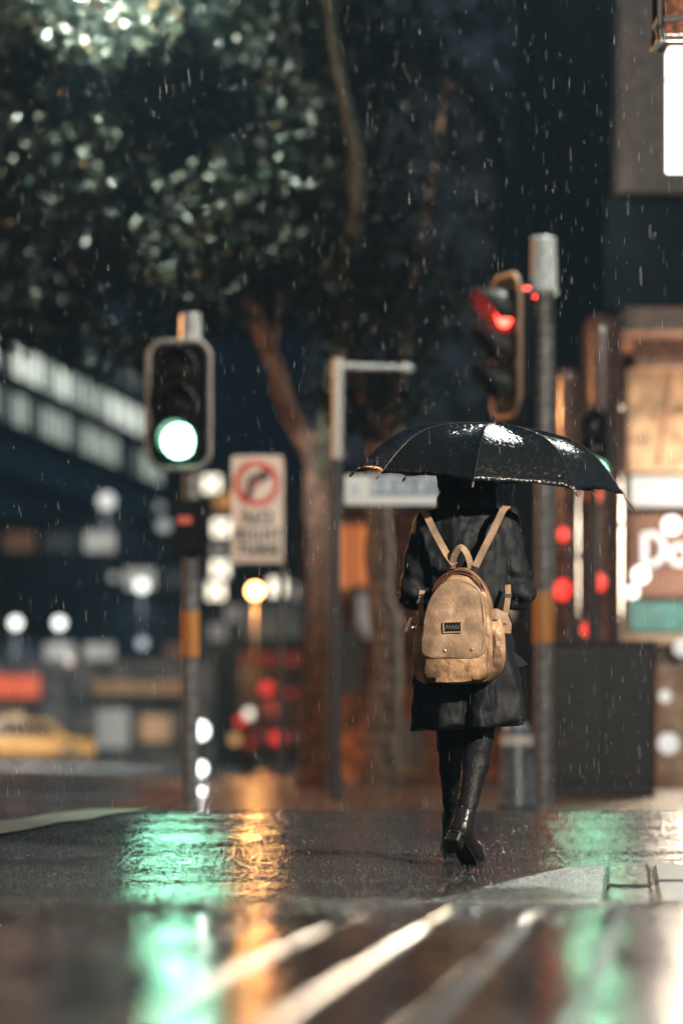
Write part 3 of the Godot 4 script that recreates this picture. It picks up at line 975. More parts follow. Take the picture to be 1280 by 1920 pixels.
func make_trees() -> void:
	var bark := mat("bark", Color(0.14, 0.058, 0.032), 0.6, {"tint": "stain", "scale": 2.5, "bump": "crease", "relief": 3.0})
	var pale := mat("pale_bark", Color(0.13, 0.085, 0.06), 0.6, {"tint": "stain", "scale": 2.2, "bump": "crease", "relief": 2.0})
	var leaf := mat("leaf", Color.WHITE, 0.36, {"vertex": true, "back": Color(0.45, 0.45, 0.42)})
	var d := 37.0
	var t1 := thing("street_tree", "large leafy street tree with forked reddish trunk left of the sign post", "tree", Vector3(at(600, 0, d).x, walk_y(d) - 0.05, -d))
	limb(t1, "trunk", [at(596, 1500, d), at(602, 1300, d), at(600, 1050, d), at(598, 880, d), at(578, 820, d)], [0.24, 0.16, 0.14, 0.14, 0.11], bark)
	limb(t1, "branch", [at(592, 880, d), at(548, 780, d), at(505, 660, d), at(440, 500, d + 0.3), at(360, 330, d + 0.8), at(250, 120, d + 1)], [0.11, 0.1, 0.085, 0.07, 0.05, 0.03], bark)
	limb(t1, "branch", [at(602, 900, d), at(628, 700, d - 0.5), at(648, 520, d - 1.6), at(670, 370, d - 2.2), at(655, 220, d - 2.6), at(630, 110, d - 2.8), at(600, -120, d - 2.8)], [0.12, 0.09, 0.07, 0.062, 0.055, 0.045, 0.03], mat("branch_bark", Color(0.07, 0.072, 0.05), 0.55, {"tint": "stain", "scale": 2.5, "bump": "crease", "relief": 2.0}))
	limb(t1, "branch", [at(505, 660, d), at(520, 540, d + 0.5), at(470, 400, d + 1), at(480, 250, d + 1.5)], [0.06, 0.05, 0.035, 0.02], bark)
	limb(t1, "branch", [at(440, 500, d - 0.5), at(330, 460, d + 0.5), at(160, 440, d + 1)], [0.05, 0.035, 0.02], bark)
	var blobs := [[at(205, 50, d - 2.6), Vector3(0.7, 0.45, 0.45), 0.8], [at(200, 60, d - 1.0), Vector3(1.5, 1.0, 1.4), 1.6], [at(130, 260, d - 1.0), Vector3(1.4, 1.0, 1.5), 1.5], [at(350, 230, d), Vector3(1.5, 1.1, 1.8), 1.5],
		[at(520, 200, d + 0.5), Vector3(1.3, 1.2, 1.6), 1.0], [at(100, 450, d), Vector3(1.2, 0.7, 1.5), 0.8], [at(320, 440, d), Vector3(1.3, 0.7, 1.6), 0.9], [at(430, 520, d + 0.5), Vector3(1.0, 0.55, 1.4), 0.5],
		[at(30, 120, d - 1), Vector3(1.2, 1.3, 1.4), 1.2], [at(400, 20, d), Vector3(1.6, 1.0, 1.6), 1.4], [at(560, 480, d + 1), Vector3(0.9, 0.7, 1.2), 0.3], [at(60, 590, d), Vector3(0.8, 0.35, 1.2), 0.25], [at(200, 640, d), Vector3(0.7, 0.35, 1.0), 0.14], [at(560, 330, d - 1.2), Vector3(0.9, 0.9, 0.6), 0.5], [at(400, 400, d - 1.4), Vector3(1.0, 0.8, 0.6), 0.6], [at(480, 90, d - 1.2), Vector3(1.0, 0.8, 0.7), 0.6], [at(640, 60, d + 0.5), Vector3(1.0, 1.0, 1.4), 0.6], [at(250, -200, d), Vector3(3.0, 1.2, 2.2), 1.6]]
	for b in blobs: b[0] -= t1.position
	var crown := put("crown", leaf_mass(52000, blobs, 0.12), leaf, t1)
	crown.set_meta("kind", "stuff")
	var e := 34.5
	var t2 := thing("pale_trunk_tree", "tree with a pale mottled trunk between sign post and walker", "tree", Vector3(at(715, 0, e).x, walk_y(e) - 0.05, -e))
	limb(t2, "trunk", [at(712, 1490, e), at(718, 1350, e), at(722, 1200, e), at(708, 1050, e), at(712, 940, e), at(735, 780, e)], [0.19, 0.145, 0.135, 0.125, 0.115, 0.09], pale)
	limb(t2, "branch", [at(735, 780, e), at(760, 620, e + 1.0), at(800, 400, e + 2), at(840, 150, e + 2.5)], [0.09, 0.05, 0.035, 0.02], bark)
	limb(t2, "branch", [at(712, 940, e), at(670, 700, e + 1), at(600, 450, e + 2), at(560, 200, e + 3)], [0.07, 0.05, 0.035, 0.02], bark)
	blobs = [[at(740, 330, e + 1), Vector3(1.0, 1.2, 1.2), 0.35], [at(720, 560, e + 0.6), Vector3(0.9, 0.75, 1.0), 1.1], [at(700, 740, e), Vector3(0.6, 0.4, 0.7), 0.4], [at(830, 100, e + 1.5), Vector3(0.9, 0.8, 1.2), 0.12], [at(640, 380, e + 2), Vector3(0.7, 0.8, 1.0), 0.4]]
	for b in blobs: b[0] -= t2.position
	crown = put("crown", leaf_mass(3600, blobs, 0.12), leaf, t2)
	crown.set_meta("kind", "stuff")

# ---------------------------------------------------------------- street lamps
func street_lamp(label: String, foot: Vector3, h: float, reach: Vector3, color: Color, energy: float, glow_key: String, glow_energy: float, down := false) -> Node3D:
	var l := thing("street_lamp", label, "street lamp", foot, 0.0, "street lamps")
	var metal := mat("lamp_metal", Color(0.16, 0.16, 0.16), 0.35, {"metal": 0.6, "tint": "mottle", "scale": 2.0})
	var s := start()
	tube(s, [Vector3.ZERO, Vector3(0, 0.6, 0), Vector3(0, 0.62, 0), Vector3(0, h - 0.3, 0)], [0.1, 0.1, 0.06, 0.045], 14)
	obj("pole", s, metal, l)
	s = start()
	var tip := Vector3(0, h, 0) + reach
	tube(s, [Vector3(0, h - 0.32, 0), Vector3(0, h - 0.05, 0) + reach * 0.15, Vector3(0, h + 0.05, 0) + reach * 0.5, tip + Vector3(0, 0.06, 0)], [0.045, 0.04, 0.035, 0.03], 10)
	obj("arm", s, metal, l)
	s = start()
	var yaw := Basis(Vector3.UP, atan2(-reach.z, reach.x))
	ball(s, tip + Vector3(0, 0.05, 0), Vector3(0.32, 0.07, 0.15), 18, 8, yaw)
	obj("lamp_head", s, metal, l)
	s = start()
	ball(s, tip + Vector3(0, -0.02, 0), Vector3(0.2, 0.05, 0.1), 16, 8, yaw)
	obj("lamp_glass", s, glow(glow_key, color, glow_energy), l)
	if energy <= 0.0: return l
	if down: spot(l, tip + Vector3(0, -0.1, 0), Vector3.DOWN, 80.0, color, energy, 0.12)
	else: lamp(l, tip + Vector3(0, -0.12, 0), color, energy, 0.12)
	return l

func make_street_lamps() -> void:
	var cool := Color(0.86, 1.0, 0.82)
	# before the crown, upper left: hood added to keep light off our road
	var spot_a := at(205, -110, 33.2)
	var tl := street_lamp("street lamp with added hood shining into the leaves at upper left", Vector3(-3.7, far_y(-3.7, 33.2), -33.2), spot_a.y - far_y(-3.7, 33.2), Vector3(spot_a.x + 3.7, 0, 0.2), Color(0.95, 1.0, 0.9), 0.0, "cool_lamp_light", 5.0)
	var hood := start(false)
	box(hood, spot_a - tl.position + Vector3(0, -0.06, 0.42), Vector3(0.9, 0.4, 0.02))
	obj("hood", hood, M["lamp_metal"], tl)
	spot(tl, spot_a - tl.position + Vector3(0, -0.1, 0.05), Vector3(0.0, -0.28, -1), 46.0, Color(0.86, 1.0, 0.9), 520.0, 0.15)
	# over the crossing, above the frame
	street_lamp("tall street lamp ahead over the crossing, right of the signal pole", Vector3(3.4, 0.02, -27.5), 7.4, Vector3(-1.2, 0.3, 0.8), Color(0.92, 1.0, 0.92), 48.0, "white_lamp_light", 8.0)
	# by the near kerb, right and left of the photographer
	street_lamp("street lamp on the near pavement to the right", Vector3(5.6, 0, -9.0), 4.3, Vector3(-0.9, 0.2, -1.2), Color(1.0, 0.87, 0.71), 120.0, "warm_lamp_light", 8.0)
	street_lamp("orange street lamp on the near pavement to the left", Vector3(-6.4, 0, -8.6), 5.2, Vector3(0.8, 0.2, -1.4), Color(1.0, 0.5, 0.18), 5.0, "sodium_lamp_light", 6.0)
	# sodium lamp beyond the crossing, past the left edge
	street_lamp("orange street lamp beyond the crossing, past the left edge", Vector3(-7.6, -0.05, -30.5), 5.4, Vector3(0.9, 0.2, -0.6), Color(1.0, 0.45, 0.16), 70.0, "sodium_lamp_light", 6.0)
	# small lamps far down the street
	var far := [[200, 939, 140, 0.3, Color(1.0, 1.0, 0.92), 1.0, "brightest far street lamp above the dark block"], [266, 1098, 130, 0.22, Color(0.95, 1.0, 0.92), 2.4, "far lamp over the middle of the dark block"], [30, 1168, 120, 0.18, Color(0.98, 1.0, 0.95), 3.0, "far lamp nearest the left edge of the street"], [112, 1168, 122, 0.18, Color(0.98, 1.0, 0.95), 3.0, "second far lamp from the left edge of the street"],
		[267, 1206, 118, 0.16, Color(0.8, 0.9, 0.95), 0.8, "dim far lamp above the shop row"], [478, 1108, 62, 0.115, Color(1.0, 0.42, 0.12), 22.0, "bright orange globe street lamp below the no turn sign"], [308, 985, 140, 0.24, Color(0.9, 0.95, 0.9), 0.45, "faint far lamp left of the pedestrian signal"], [375, 1370, 60, 0.13, Color(0.96, 1.0, 1.0), 5.0, "white lamp in place of a headlight just right of the left signal pole"], [214, 1082, 150, 0.16, Color(0.95, 0.95, 0.85), 0.5, "small dim far lamp on the dark block, left of the brighter one"], [300, 950, 152, 0.18, Color(0.85, 0.92, 0.9), 0.35, "faint far lamp below left of the green signal"], [132, 1240, 120, 0.12, Color(1.0, 0.75, 0.5), 0.8, "small warm far lamp just above the red fascia"],  # the white lamp by the left signal replaces a headlight
		[440, 1386, 96, 0.14, Color(1.0, 0.5, 0.18), 0.7, "low orange far lamp left of the bus"], [489, 1452, 80, 0.09, Color(1.0, 0.42, 0.14), 0.8, "lowest orange far lamp under the bus lights"], [576, 1112, 104, 0.13, Color(0.85, 0.9, 0.9), 0.45, "pale far lamp against the forked trunk"], [672, 1494, 45, 0.07, Color(1.0, 0.34, 0.1), 0.9, "small orange lamp added as a ground reflection by the pale tree trunk"]]  # the orange ground lamp is added in place of a reflection
	for q in far:
		var c := at(q[0], q[1], q[2])
		var g := walk_y(q[2]) if q[2] < 58.0 else far_y(c.x, q[2])
		var post := thing("post_lamp", q[6], "street lamp", Vector3(c.x, g, c.z), 0.0, "lamps down the street")
		var s := start()
		ball(s, Vector3(0, c.y - g, 0), Vector3.ONE * q[3], 14, 8)
		obj("globe_light", s, glow("far_lamp_%d" % q[0], q[4], q[5]), post)
		s = start()
		tube(s, [Vector3.ZERO, Vector3(0, maxf(c.y - g - q[3] * 0.95, 0.03), 0)], [0.05, 0.04] if q[2] < 61.0 else [0.02, 0.012], 8)
		obj("pole", s, M["black_metal"], post)
		if q[0] == 478:
			lamp(post, Vector3(0, c.y - g, q[3] + 0.2), q[4], 3.2, 0.08)
			spot(post, Vector3(0, c.y - g - q[3] - 0.05, 0.2), Vector3.DOWN, 78.0, q[4], 90.0, 0.1)
		elif q[5] >= 1.0 and q[2] > 100.0: spot(post, Vector3(0, c.y - g - q[3] - 0.05, 0.5), Vector3.DOWN, 80.0, q[4], 70.0, 0.2)

# ---------------------------------------------------------------- traffic signals
func signal_head(parent: Node3D, xf: Transform3D, lit: int, lens_mat: Material, w: float, h: float, border_mat: Material, gap: float, lens_r: float) -> Node3D:
	var head := Node3D.new()
	head.name = "signal_head"
	parent.add_child(head, true)
	head.transform = xf
	var s := start(false)
	prism(s, Transform3D(), PackedVector2Array(rounded(w - 0.02, h - 0.02, w * 0.24)), -0.012, 0.0)
	obj("target_board", s, mat("board_black", Color(0.009, 0.01, 0.01), 0.75, {"spec": 0.25}), head)
	s = start()
	var path := []
	for p in rounded(w - 0.05, h - 0.05, w * 0.24, 6): path.append(Vector3(p.x, p.y, 0.0))
	tube(s, path, [0.02], 8, true)
	obj("board_border", s, border_mat, head)
	s = start(false)
	cbox(s, Transform3D(Basis(), Vector3(0, 0, -0.09)), Vector3(0.28, gap * 3.05, 0.15), 0.03)
	obj("housing", s, M["board_black"], head)
	for i in 3:
		var y := gap * (1 - i)
		s = start()
		lathe(s, Transform3D(Basis(Vector3.RIGHT, PI / 2), Vector3(0, y, 0.012)), [Vector2(lens_r, -0.01), Vector2(lens_r * 0.98, 0.01), Vector2(lens_r * 0.7, 0.028), Vector2(0, 0.036)], 22)
		obj("signal_lens" if i == lit else "lens", s, lens_mat if i == lit else mat("dark_lens", Color(0.02, 0.012, 0.01), 0.15), head)
		s = start()
		for k in 18:   # hood over the lens, cut away below
			var a0 := -0.6 + (PI + 1.2) * k / 18.0
			var a1 := -0.6 + (PI + 1.2) * (k + 1) / 18.0
			var q := func(a: float, r: float, z: float) -> Vector3: return Vector3(cos(a) * r, y + sin(a) * r, z)
			var len0 := 0.1 + 0.14 * clampf(sin(a0) * 0.7 + 0.5, 0.0, 1.0)
			var len1 := 0.1 + 0.14 * clampf(sin(a1) * 0.7 + 0.5, 0.0, 1.0)
			var r1 := lens_r + 0.012
			var r2 := lens_r + 0.016
			quad(s, q.call(a0, r2, 0.0), q.call(a0, r2, len0), q.call(a1, r2, len1), q.call(a1, r2, 0.0))
			quad(s, q.call(a1, r1, 0.0), q.call(a1, r1, len1), q.call(a0, r1, len0), q.call(a0, r1, 0.0))
			quad(s, q.call(a0, r2, len0), q.call(a0, r1, len0), q.call(a1, r1, len1), q.call(a1, r2, len1))
		obj("visor", s, mat("visor_black", Color(0.028, 0.028, 0.028), 0.5), head)
	return head

func pole_cap(s: SurfaceTool, y0: float, y1: float, r: float) -> void:
	lathe(s, Transform3D(), [Vector2(0, y0), Vector2(r * 1.12, y0), Vector2(r * 1.12, y0 + 0.03), Vector2(r, y0 + 0.05), Vector2(r * 0.92, y1 - 0.02), Vector2(r * 0.86, y1), Vector2(0, y1)], 24)

func make_signals() -> void:
	var grey := mat("signal_pole", Color(0.32, 0.31, 0.3), 0.4, {"tint": "mottle", "scale": 2.0, "metal": 0.2})
	var capm := mat("pole_cap", Color(0.55, 0.54, 0.52), 0.35, {"tint": "mottle", "scale": 3.0})
	var border := mat("board_border", Color(0.52, 0.47, 0.42), 0.5, {"tint": "mottle", "scale": 3.0})
	var band := mat("orange_band", Color(0.62, 0.24, 0.05), 0.4)
	# left: facing us, green
	var d := 28.0
	var k := FOCAL / d
	var foot := Vector3(at(357, 0, d).x, walk_y(d) - 0.03, -d)
	var sig := thing("traffic_signal", "traffic signal on the left showing green", "traffic signal", foot, 0.0, "traffic signals")
	var top: float = at(0, 600, d).y - foot.y
	var s := start()
	tube(s, [Vector3.ZERO, Vector3(0, 0.02, 0), Vector3(0, top, 0)], [0.062, 0.062, 0.055], 18)
	obj("pole", s, grey, sig)
	s = start()
	pole_cap(s, at(0, 650, d).y - foot.y, at(0, 588, d).y - foot.y, 0.083)
	obj("cap", s, capm, sig)
	s = start()
	tube(s, [Vector3(0, at(0, 1232, d).y - foot.y, 0), Vector3(0, at(0, 1146, d).y - foot.y, 0)], [0.0655], 18)
	obj("orange_sleeve", s, band, sig)
	var green := glow("green_signal_light", Color(0.42, 1.0, 0.66), 9.0)
	var mid := at(338, 764, d) - foot
	var head := signal_head(sig, Transform3D(Basis(Vector3.UP, -0.12), mid + Vector3(0, 0, 0.2)), 2, green, 0.495, 0.97, border, 0.262, 0.125)
	spot(head, Vector3(0, -0.262, 0.09), Vector3(0.05, -0.05, 1), 70.0, Color(0.35, 1.0, 0.62), 2.2, 0.12)
	s = start(false)
	for y in [0.3, -0.3]: box(s, Vector3(mid.x * 0.5, mid.y + y, 0.02), Vector3(absf(mid.x) + 0.1, 0.05, 0.05))
	obj("bracket", s, M["board_black"], sig)
	s = start(false)
	var ped := at(362, 992, d) - foot
	box(s, Vector3(ped.x, ped.y, 0.14), Vector3(0.24, 0.4, 0.2))
	var pb := obj("pedestrian_box", s, M["board_black"], sig)
	s = start(false)
	box(s, Vector3(ped.x - 0.05, ped.y + 0.05, 0.243), Vector3(0.1, 0.06, 0.008))
	obj("signal_lens", s, glow("dim_red_signal", Color(1.0, 0.09, 0.03), 0.4), pb)
	# right: turned to the side street, red
	d = 27.0
	foot = Vector3(at(1018, 0, d).x, walk_y(d) - 0.03, -d)
	var sig2 := thing("traffic_signal", "tall traffic signal at right seen from the side, showing red", "traffic signal", foot, 0.0, "traffic signals")
	top = at(0, 470, d).y - foot.y
	s = start()
	tube(s, [Vector3.ZERO, Vector3(0, 0.02, 0), Vector3(0.01, top, 0)], [0.07, 0.07, 0.062], 18)
	obj("pole", s, grey, sig2)
	s = start()
	pole_cap(s, at(0, 552, d).y - foot.y, at(0, 445, d).y - foot.y, 0.094)
	obj("cap", s, capm, sig2)
	s = start()
	tube(s, [Vector3(0, at(0, 1205, d).y - foot.y, 0), Vector3(0, at(0, 1110, d).y - foot.y, 0)], [0.074], 18)
	obj("orange_sleeve", s, band, sig2)
	var red := glow("red_signal_light", Color(1.0, 0.045, 0.03), 14.0)
	mid = at(948, 650, d) - foot
	var brown := mat("border_brown_lit", Color(0.4, 0.24, 0.15), 0.5)  # warm lamplight on this border is put into its brown
	head = signal_head(sig2, Transform3D(Basis(Vector3.UP, -1.18), mid + Vector3(0, 0, 0.0)), 0, red, 0.5, 1.04, brown, 0.262, 0.125)
	spot(head, Vector3(0, 0.262, 0.06), Vector3(0, -0.05, 1), 75.0, Color(1.0, 0.06, 0.04), 1.6, 0.1)
	s = start(false)
	for y in [0.32, -0.32]: box(s, Vector3(mid.x * 0.5, mid.y + y, 0.0), Vector3(absf(mid.x), 0.045, 0.045))
	obj("bracket", s, M["board_black"], sig2)
	# a second small head behind the pole, facing right
	mid = at(982, 590, d + 0.35) - foot
	s = start(false)
	box(s, mid, Vector3(0.12, 0.42, 0.24))
	var h2 := obj("side_head", s, M["board_black"], sig2)
	s = start()
	ball(s, mid + Vector3(0.02, 0.12, 0.125), Vector3(0.075, 0.06, 0.03), 14, 8)
	obj("signal_lens", s, red, h2)
	s = start()
	ball(s, mid + Vector3(0.03, 0.03, 0.125), Vector3(0.03, 0.06, 0.02), 14, 8)
	obj("white_lens_light", s, glow("white_signal_light", Color(0.8, 1.0, 0.92), 0.8), h2)
	# behind the umbrella's right rim: facing us, green
	d = 31.5
	foot = Vector3(at(1110, 0, d).x, walk_y(d) - 0.03, -d)
	var sig3 := thing("traffic_signal", "traffic signal mostly hidden behind the umbrella's right rim", "traffic signal", foot, 0.0, "traffic signals")
	s = start()
	tube(s, [Vector3.ZERO, Vector3(0, at(0, 790, d).y - foot.y, 0)], [0.05, 0.045], 14)
	obj("pole", s, M["black_metal"], sig3)
	mid = at(1110, 850, d) - foot
	head = signal_head(sig3, Transform3D(Basis(Vector3.UP, -0.05), mid + Vector3(0, 0.02, 0.2)), 2, green, 0.28, 0.64, M["black_metal"], 0.2, 0.095)
	spot(head, Vector3(0, -0.2, 0.09), Vector3(0.0, -0.05, 1), 70.0, Color(0.35, 1.0, 0.62), 0.8, 0.1)

# ---------------------------------------------------------------- street furniture
func lettering(text: String, height: float) -> TextMesh:
	var t := TextMesh.new()
	var f := SystemFont.new()
	f.font_names = PackedStringArray(["Droid Sans"])
	f.font_weight = 700
	t.font = f
	t.text = text
	t.font_size = 64
	t.pixel_size = height / 46.0
	t.depth = 0.004
	t.curve_step = 2.0
	return t

func make_street_furniture() -> void:
	var s := start()
	# street name sign on its post
	var d := 30.0
	var foot := Vector3(at(629, 0, d).x, walk_y(d), -d)
	var post := thing("street_name_sign", "tall post with a pale street name plate and a small top arm", "sign", foot)
	var y_of := func(py: float) -> float: return at(0, py, d).y - foot.y
	tube(s, [Vector3.ZERO, Vector3(0, y_of.call(860.0), 0)], [0.042], 14)
	obj("post", s, mat("post_dark", Color(0.03, 0.03, 0.032), 0.4), post)
	s = start()
	tube(s, [Vector3(0.01, y_of.call(860.0), 0), Vector3(0.02, y_of.call(672.0), 0)], [0.045], 14)
	obj("upper_post", s, mat("post_pale", Color(0.42, 0.38, 0.34), 0.4, {"metal": 0.2}), post)
	s = start()
	var a0 := at(640, 686, d) - foot
	var a1 := at(768, 692, d) - foot
	tube(s, [Vector3(a0.x, a0.y, 0), Vector3(a1.x, a1.y, 0)], [0.028], 10)
	ball(s, Vector3(a1.x - 0.03, a1.y, 0.02), Vector3(0.06, 0.045, 0.045), 14, 8)
	obj("top_arm", s, mat("arm_grey", Color(0.4, 0.38, 0.37), 0.4), post)
	s = start(false)
	var p0 := at(646, 948, d) - foot
	var p1 := at(822, 893, d) - foot
	box(s, Vector3((p0.x + p1.x) / 2, (p0.y + p1.y) / 2, 0.06), Vector3(p1.x - p0.x, p1.y - p0.y, 0.02))
	var plate := obj("name_plate", s, mat("sign_white", Color(0.62, 0.58, 0.54), 0.4), post)
	s = start(false)
	box(s, Vector3((p0.x + p1.x) / 2 + 0.1, (p0.y + p1.y) / 2 + 0.03, 0.072), Vector3((p1.x - p0.x) * 0.72, (p1.y - p0.y) * 0.62, 0.004))
	obj("name_field", s, mat("sign_blue_grey", Color(0.2, 0.22, 0.27), 0.4), plate)
	for q in [[0.0, 0.045], [0.09, 0.06], [0.19, 0.035], [0.26, 0.06], [0.35, 0.05], [-0.16, 0.05]]:   # the letters are too blurred to read
		s = start(false)
		box(s, Vector3(p0.x + 0.24 + q[0], (p0.y + p1.y) / 2 + 0.03 * (1.0 if q[0] >= 0.0 else 0.0), 0.076 if q[0] >= 0.0 else 0.072), Vector3(q[1], 0.085, 0.004))
		obj("letter", s, mat("sign_pale_blue", Color(0.42, 0.44, 0.48), 0.4), plate)
	# no right turn sign
	d = 33.5
	foot = Vector3(at(483, 0, d).x, far_y(-0.7, d), -d)
	var nrt := thing("no_right_turn_sign", "white no right turn sign with red ring beside the left signal", "sign", foot)
	s = start()
	tube(s, [Vector3(0.205, 0, -0.03), Vector3(0.205, at(0, 870, d).y - foot.y, -0.03)], [0.022], 10)
	obj("post", s, M["post_dark"], nrt)
	var c := at(483, 955, d) - foot
	s = start(false)
	prism(s, Transform3D(Basis(), c), PackedVector2Array(rounded(0.452, 0.935, 0.03)), 0.0, 0.012)
	var board := obj("sign_board", s, M["sign_white"], nrt)
	var rc := at(481, 907, d) - foot
	s = start(false)
	var disc := Transform3D(Basis(), rc + Vector3(0, 0, 0.0125))
	for i in 32:
		var t0 := TAU * i / 32
		var t1 := TAU * (i + 1) / 32
		prism(s, disc, PackedVector2Array([Vector2(cos(t0), sin(t0)) * 0.148, Vector2(cos(t0), sin(t0)) * 0.2, Vector2(cos(t1), sin(t1)) * 0.2, Vector2(cos(t1), sin(t1)) * 0.148]), 0.0, 0.004)
	cbox(s, disc * Transform3D(Basis(Vector3.BACK, PI / 4), Vector3(0, 0, 0.0015)), Vector3(0.302, 0.04, 0.004), 0.001)
	obj("prohibition_ring", s, mat("sign_red", Color(0.5, 0.06, 0.025), 0.4), board)
	s = start(false)
	prism(s, disc, PackedVector2Array([Vector2(-0.085, -0.13), Vector2(-0.035, -0.13), Vector2(-0.035, -0.01), Vector2(-0.01, 0.035), Vector2(0.04, 0.045), Vector2(0.04, 0.005), Vector2(0.13, 0.072), Vector2(0.04, 0.14), Vector2(0.04, 0.098), Vector2(-0.03, 0.09), Vector2(-0.075, 0.045), Vector2(-0.085, -0.01)]), 0.005, 0.009)
	var ink := mat("sign_black", Color(0.03, 0.025, 0.025), 0.5)
	obj("turn_arrow", s, ink, board)
	for q in [["NO", 972, 0.13], ["RIGHT", 1003, 0.1], ["TURN", 1031, 0.1]]:
		var t := put("lettering", lettering(q[0], q[2]), ink, board)
		t.position = at(483, q[1], d) - foot + Vector3(0, 0, 0.0145)
	# control cabinet
	d = 31.0
	var mid := at(1132, 0, d)
	var cab := thing("control_cabinet", "dark brown roadside control cabinet right of the signal pole", "cabinet", Vector3(mid.x, walk_y(d), -d), 0.0)
	var cw := 190.0 / FOCAL * d
	var ch: float = at(0, 1207, d).y - walk_y(d)
	var brown := mat("cabinet_brown", Color(0.014, 0.0075, 0.005), 0.5, {"tint": "stain", "scale": 1.2, "bump": "fine", "relief": 0.3})
	s = start(false)
	cbox(s, Transform3D(Basis(), Vector3(0, ch / 2, -0.25)), Vector3(cw, ch, 0.5), 0.015)
	obj("body", s, brown, cab)
	s = start(false)
	cbox(s, Transform3D(Basis(), Vector3(0, ch + 0.012, -0.25)), Vector3(cw + 0.03, 0.022, 0.53), 0.008)
	obj("lid", s, brown, cab)
	for g in [-1.0, 1.0]:
		s = start(false)
		cbox(s, Transform3D(Basis(), Vector3(g * cw * 0.24, ch * 0.53, 0.008)), Vector3(cw * 0.45, ch * 0.86, 0.014), 0.006)
		var door := obj("door", s, brown, cab)
		s = start(false)
		box(s, Vector3(g * cw * 0.06, ch * 0.55, 0.022), Vector3(0.02, 0.11, 0.016))
		obj("handle", s, M["black_metal"], door)
	# grey post bin between walker and pole
	d = 26.2
	foot = Vector3(at(968, 0, d).x, walk_y(d), -d)
	var bin := thing("grey_bollard", "short grey tapered bollard between walker and right pole", "bollard", foot)
	s = start()
	var bh: float = at(0, 1350, d).y - foot.y
	lathe(s, Transform3D(), [Vector2(0, 0), Vector2(0.135, 0), Vector2(0.135, 0.05), Vector2(0.125, 0.08), Vector2(0.1, bh * 0.8), Vector2(0.095, bh - 0.06), Vector2(0.06, bh - 0.015), Vector2(0, bh)], 24)
	obj("shaft", s, mat("bollard_grey", Color(0.2, 0.22, 0.24), 0.35, {"tint": "mottle", "scale": 2.0}), bin)
	s = start()
	tube(s, [Vector3(0, bh * 0.72, 0), Vector3(0, bh * 0.83, 0)], [0.112], 24)
	obj("reflective_band", s, mat("bollard_band", Color(0.7, 0.68, 0.62), 0.3), bin)
	# low lights on posts, added in place of road reflections by the left signal
	for q in [[377, 1441, 41.0, "upper low light added as a road reflection right of the left signal pole"], [374, 1492, 33.0, "lower low light added as a road reflection beside the left signal pole"]]:
		var v := at(q[0], q[1], q[2])
		var g := far_y(v.x, q[2])
		var bl := thing("reflection_light", q[3], "lamp", Vector3(v.x, g, v.z), 0.0, "low reflection lights")
		var hh := v.y - g
		s = start()
		tube(s, [Vector3.ZERO, Vector3(0, maxf(hh - 0.07, 0.03), 0)], [0.05], 14)
		obj("post", s, M["black_metal"], bl)
		s = start()
		ball(s, Vector3(0, hh, 0), Vector3(0.062, 0.075, 0.062), 14, 8)
		obj("reflection_lens_light", s, glow("reflection_white_light", Color(0.96, 1.0, 0.97), 4.5), bl)
		s = start()
		lathe(s, Transform3D(Basis(), Vector3(0, hh + 0.07, 0)), [Vector2(0.0, 0), Vector2(0.055, 0.0), Vector2(0.045, 0.012), Vector2(0, 0.018)], 14)
		obj("cap", s, M["black_metal"], bl)
		lamp(bl, Vector3(0, hh, 0.16), Color(0.96, 1.0, 0.97), 0.35, 0.06)

# ---------------------------------------------------------------- vehicles
func wheel(parent: Node3D, c: Vector3, r: float, axis: Vector3, w: float) -> void:
	var b := Basis(Quaternion(Vector3.UP, axis))
	var s := start()
	lathe(s, Transform3D(b, c), [Vector2(r * 0.62, -w / 2), Vector2(r * 0.95, -w / 2), Vector2(r, -w * 0.3), Vector2(r, w * 0.3), Vector2(r * 0.95, w / 2), Vector2(r * 0.62, w / 2)], 24)
	var tyre := obj("wheel", s, mat("tyre", Color(0.015, 0.015, 0.015), 0.8), parent)
	s = start()
	lathe(s, Transform3D(b, c), [Vector2(0, -w * 0.35), Vector2(r * 0.62, -w * 0.42), Vector2(r * 0.62, w * 0.42), Vector2(0, w * 0.35)], 20)
	obj("rim", s, mat("wheel_rim", Color(0.35, 0.35, 0.35), 0.35, {"metal": 0.7}), tyre)

func car_shape(s: SurfaceTool, prof: Array, w: float, tuck: float) -> void:   # side outline (along, height), width narrowing with height
	s.set_smooth_group(-1)
	var n := prof.size()
	var top := 0.0
	for p in prof: top = maxf(top, p.y)
	var half := func(y: float) -> float: return w / 2 - tuck * pow(clampf((y - 0.75) / (top - 0.75), 0.0, 1.0), 1.3)
	var poly := PackedVector2Array(prof)
	var t := Geometry2D.triangulate_polygon(poly)
	for g in [1.0, -1.0]:
		for i in range(0, t.size(), 3):
			var a: Vector2 = poly[t[i]]
			var b: Vector2 = poly[t[i + 1]]
			var c: Vector2 = poly[t[i + 2]]
			if ((b - a).cross(c - a) < 0) == (g > 0):
				var q := b
				b = c
				c = q
			tri(s, Vector3(a.x, a.y, g * half.call(a.y)), Vector3(b.x, b.y, g * half.call(b.y)), Vector3(c.x, c.y, g * half.call(c.y)))
	for i in n:
		var a: Vector2 = prof[i]
		var b: Vector2 = prof[(i + 1) % n]
		quad(s, Vector3(a.x, a.y, -half.call(a.y)), Vector3(b.x, b.y, -half.call(b.y)), Vector3(b.x, b.y, half.call(b.y)), Vector3(a.x, a.y, half.call(a.y)))

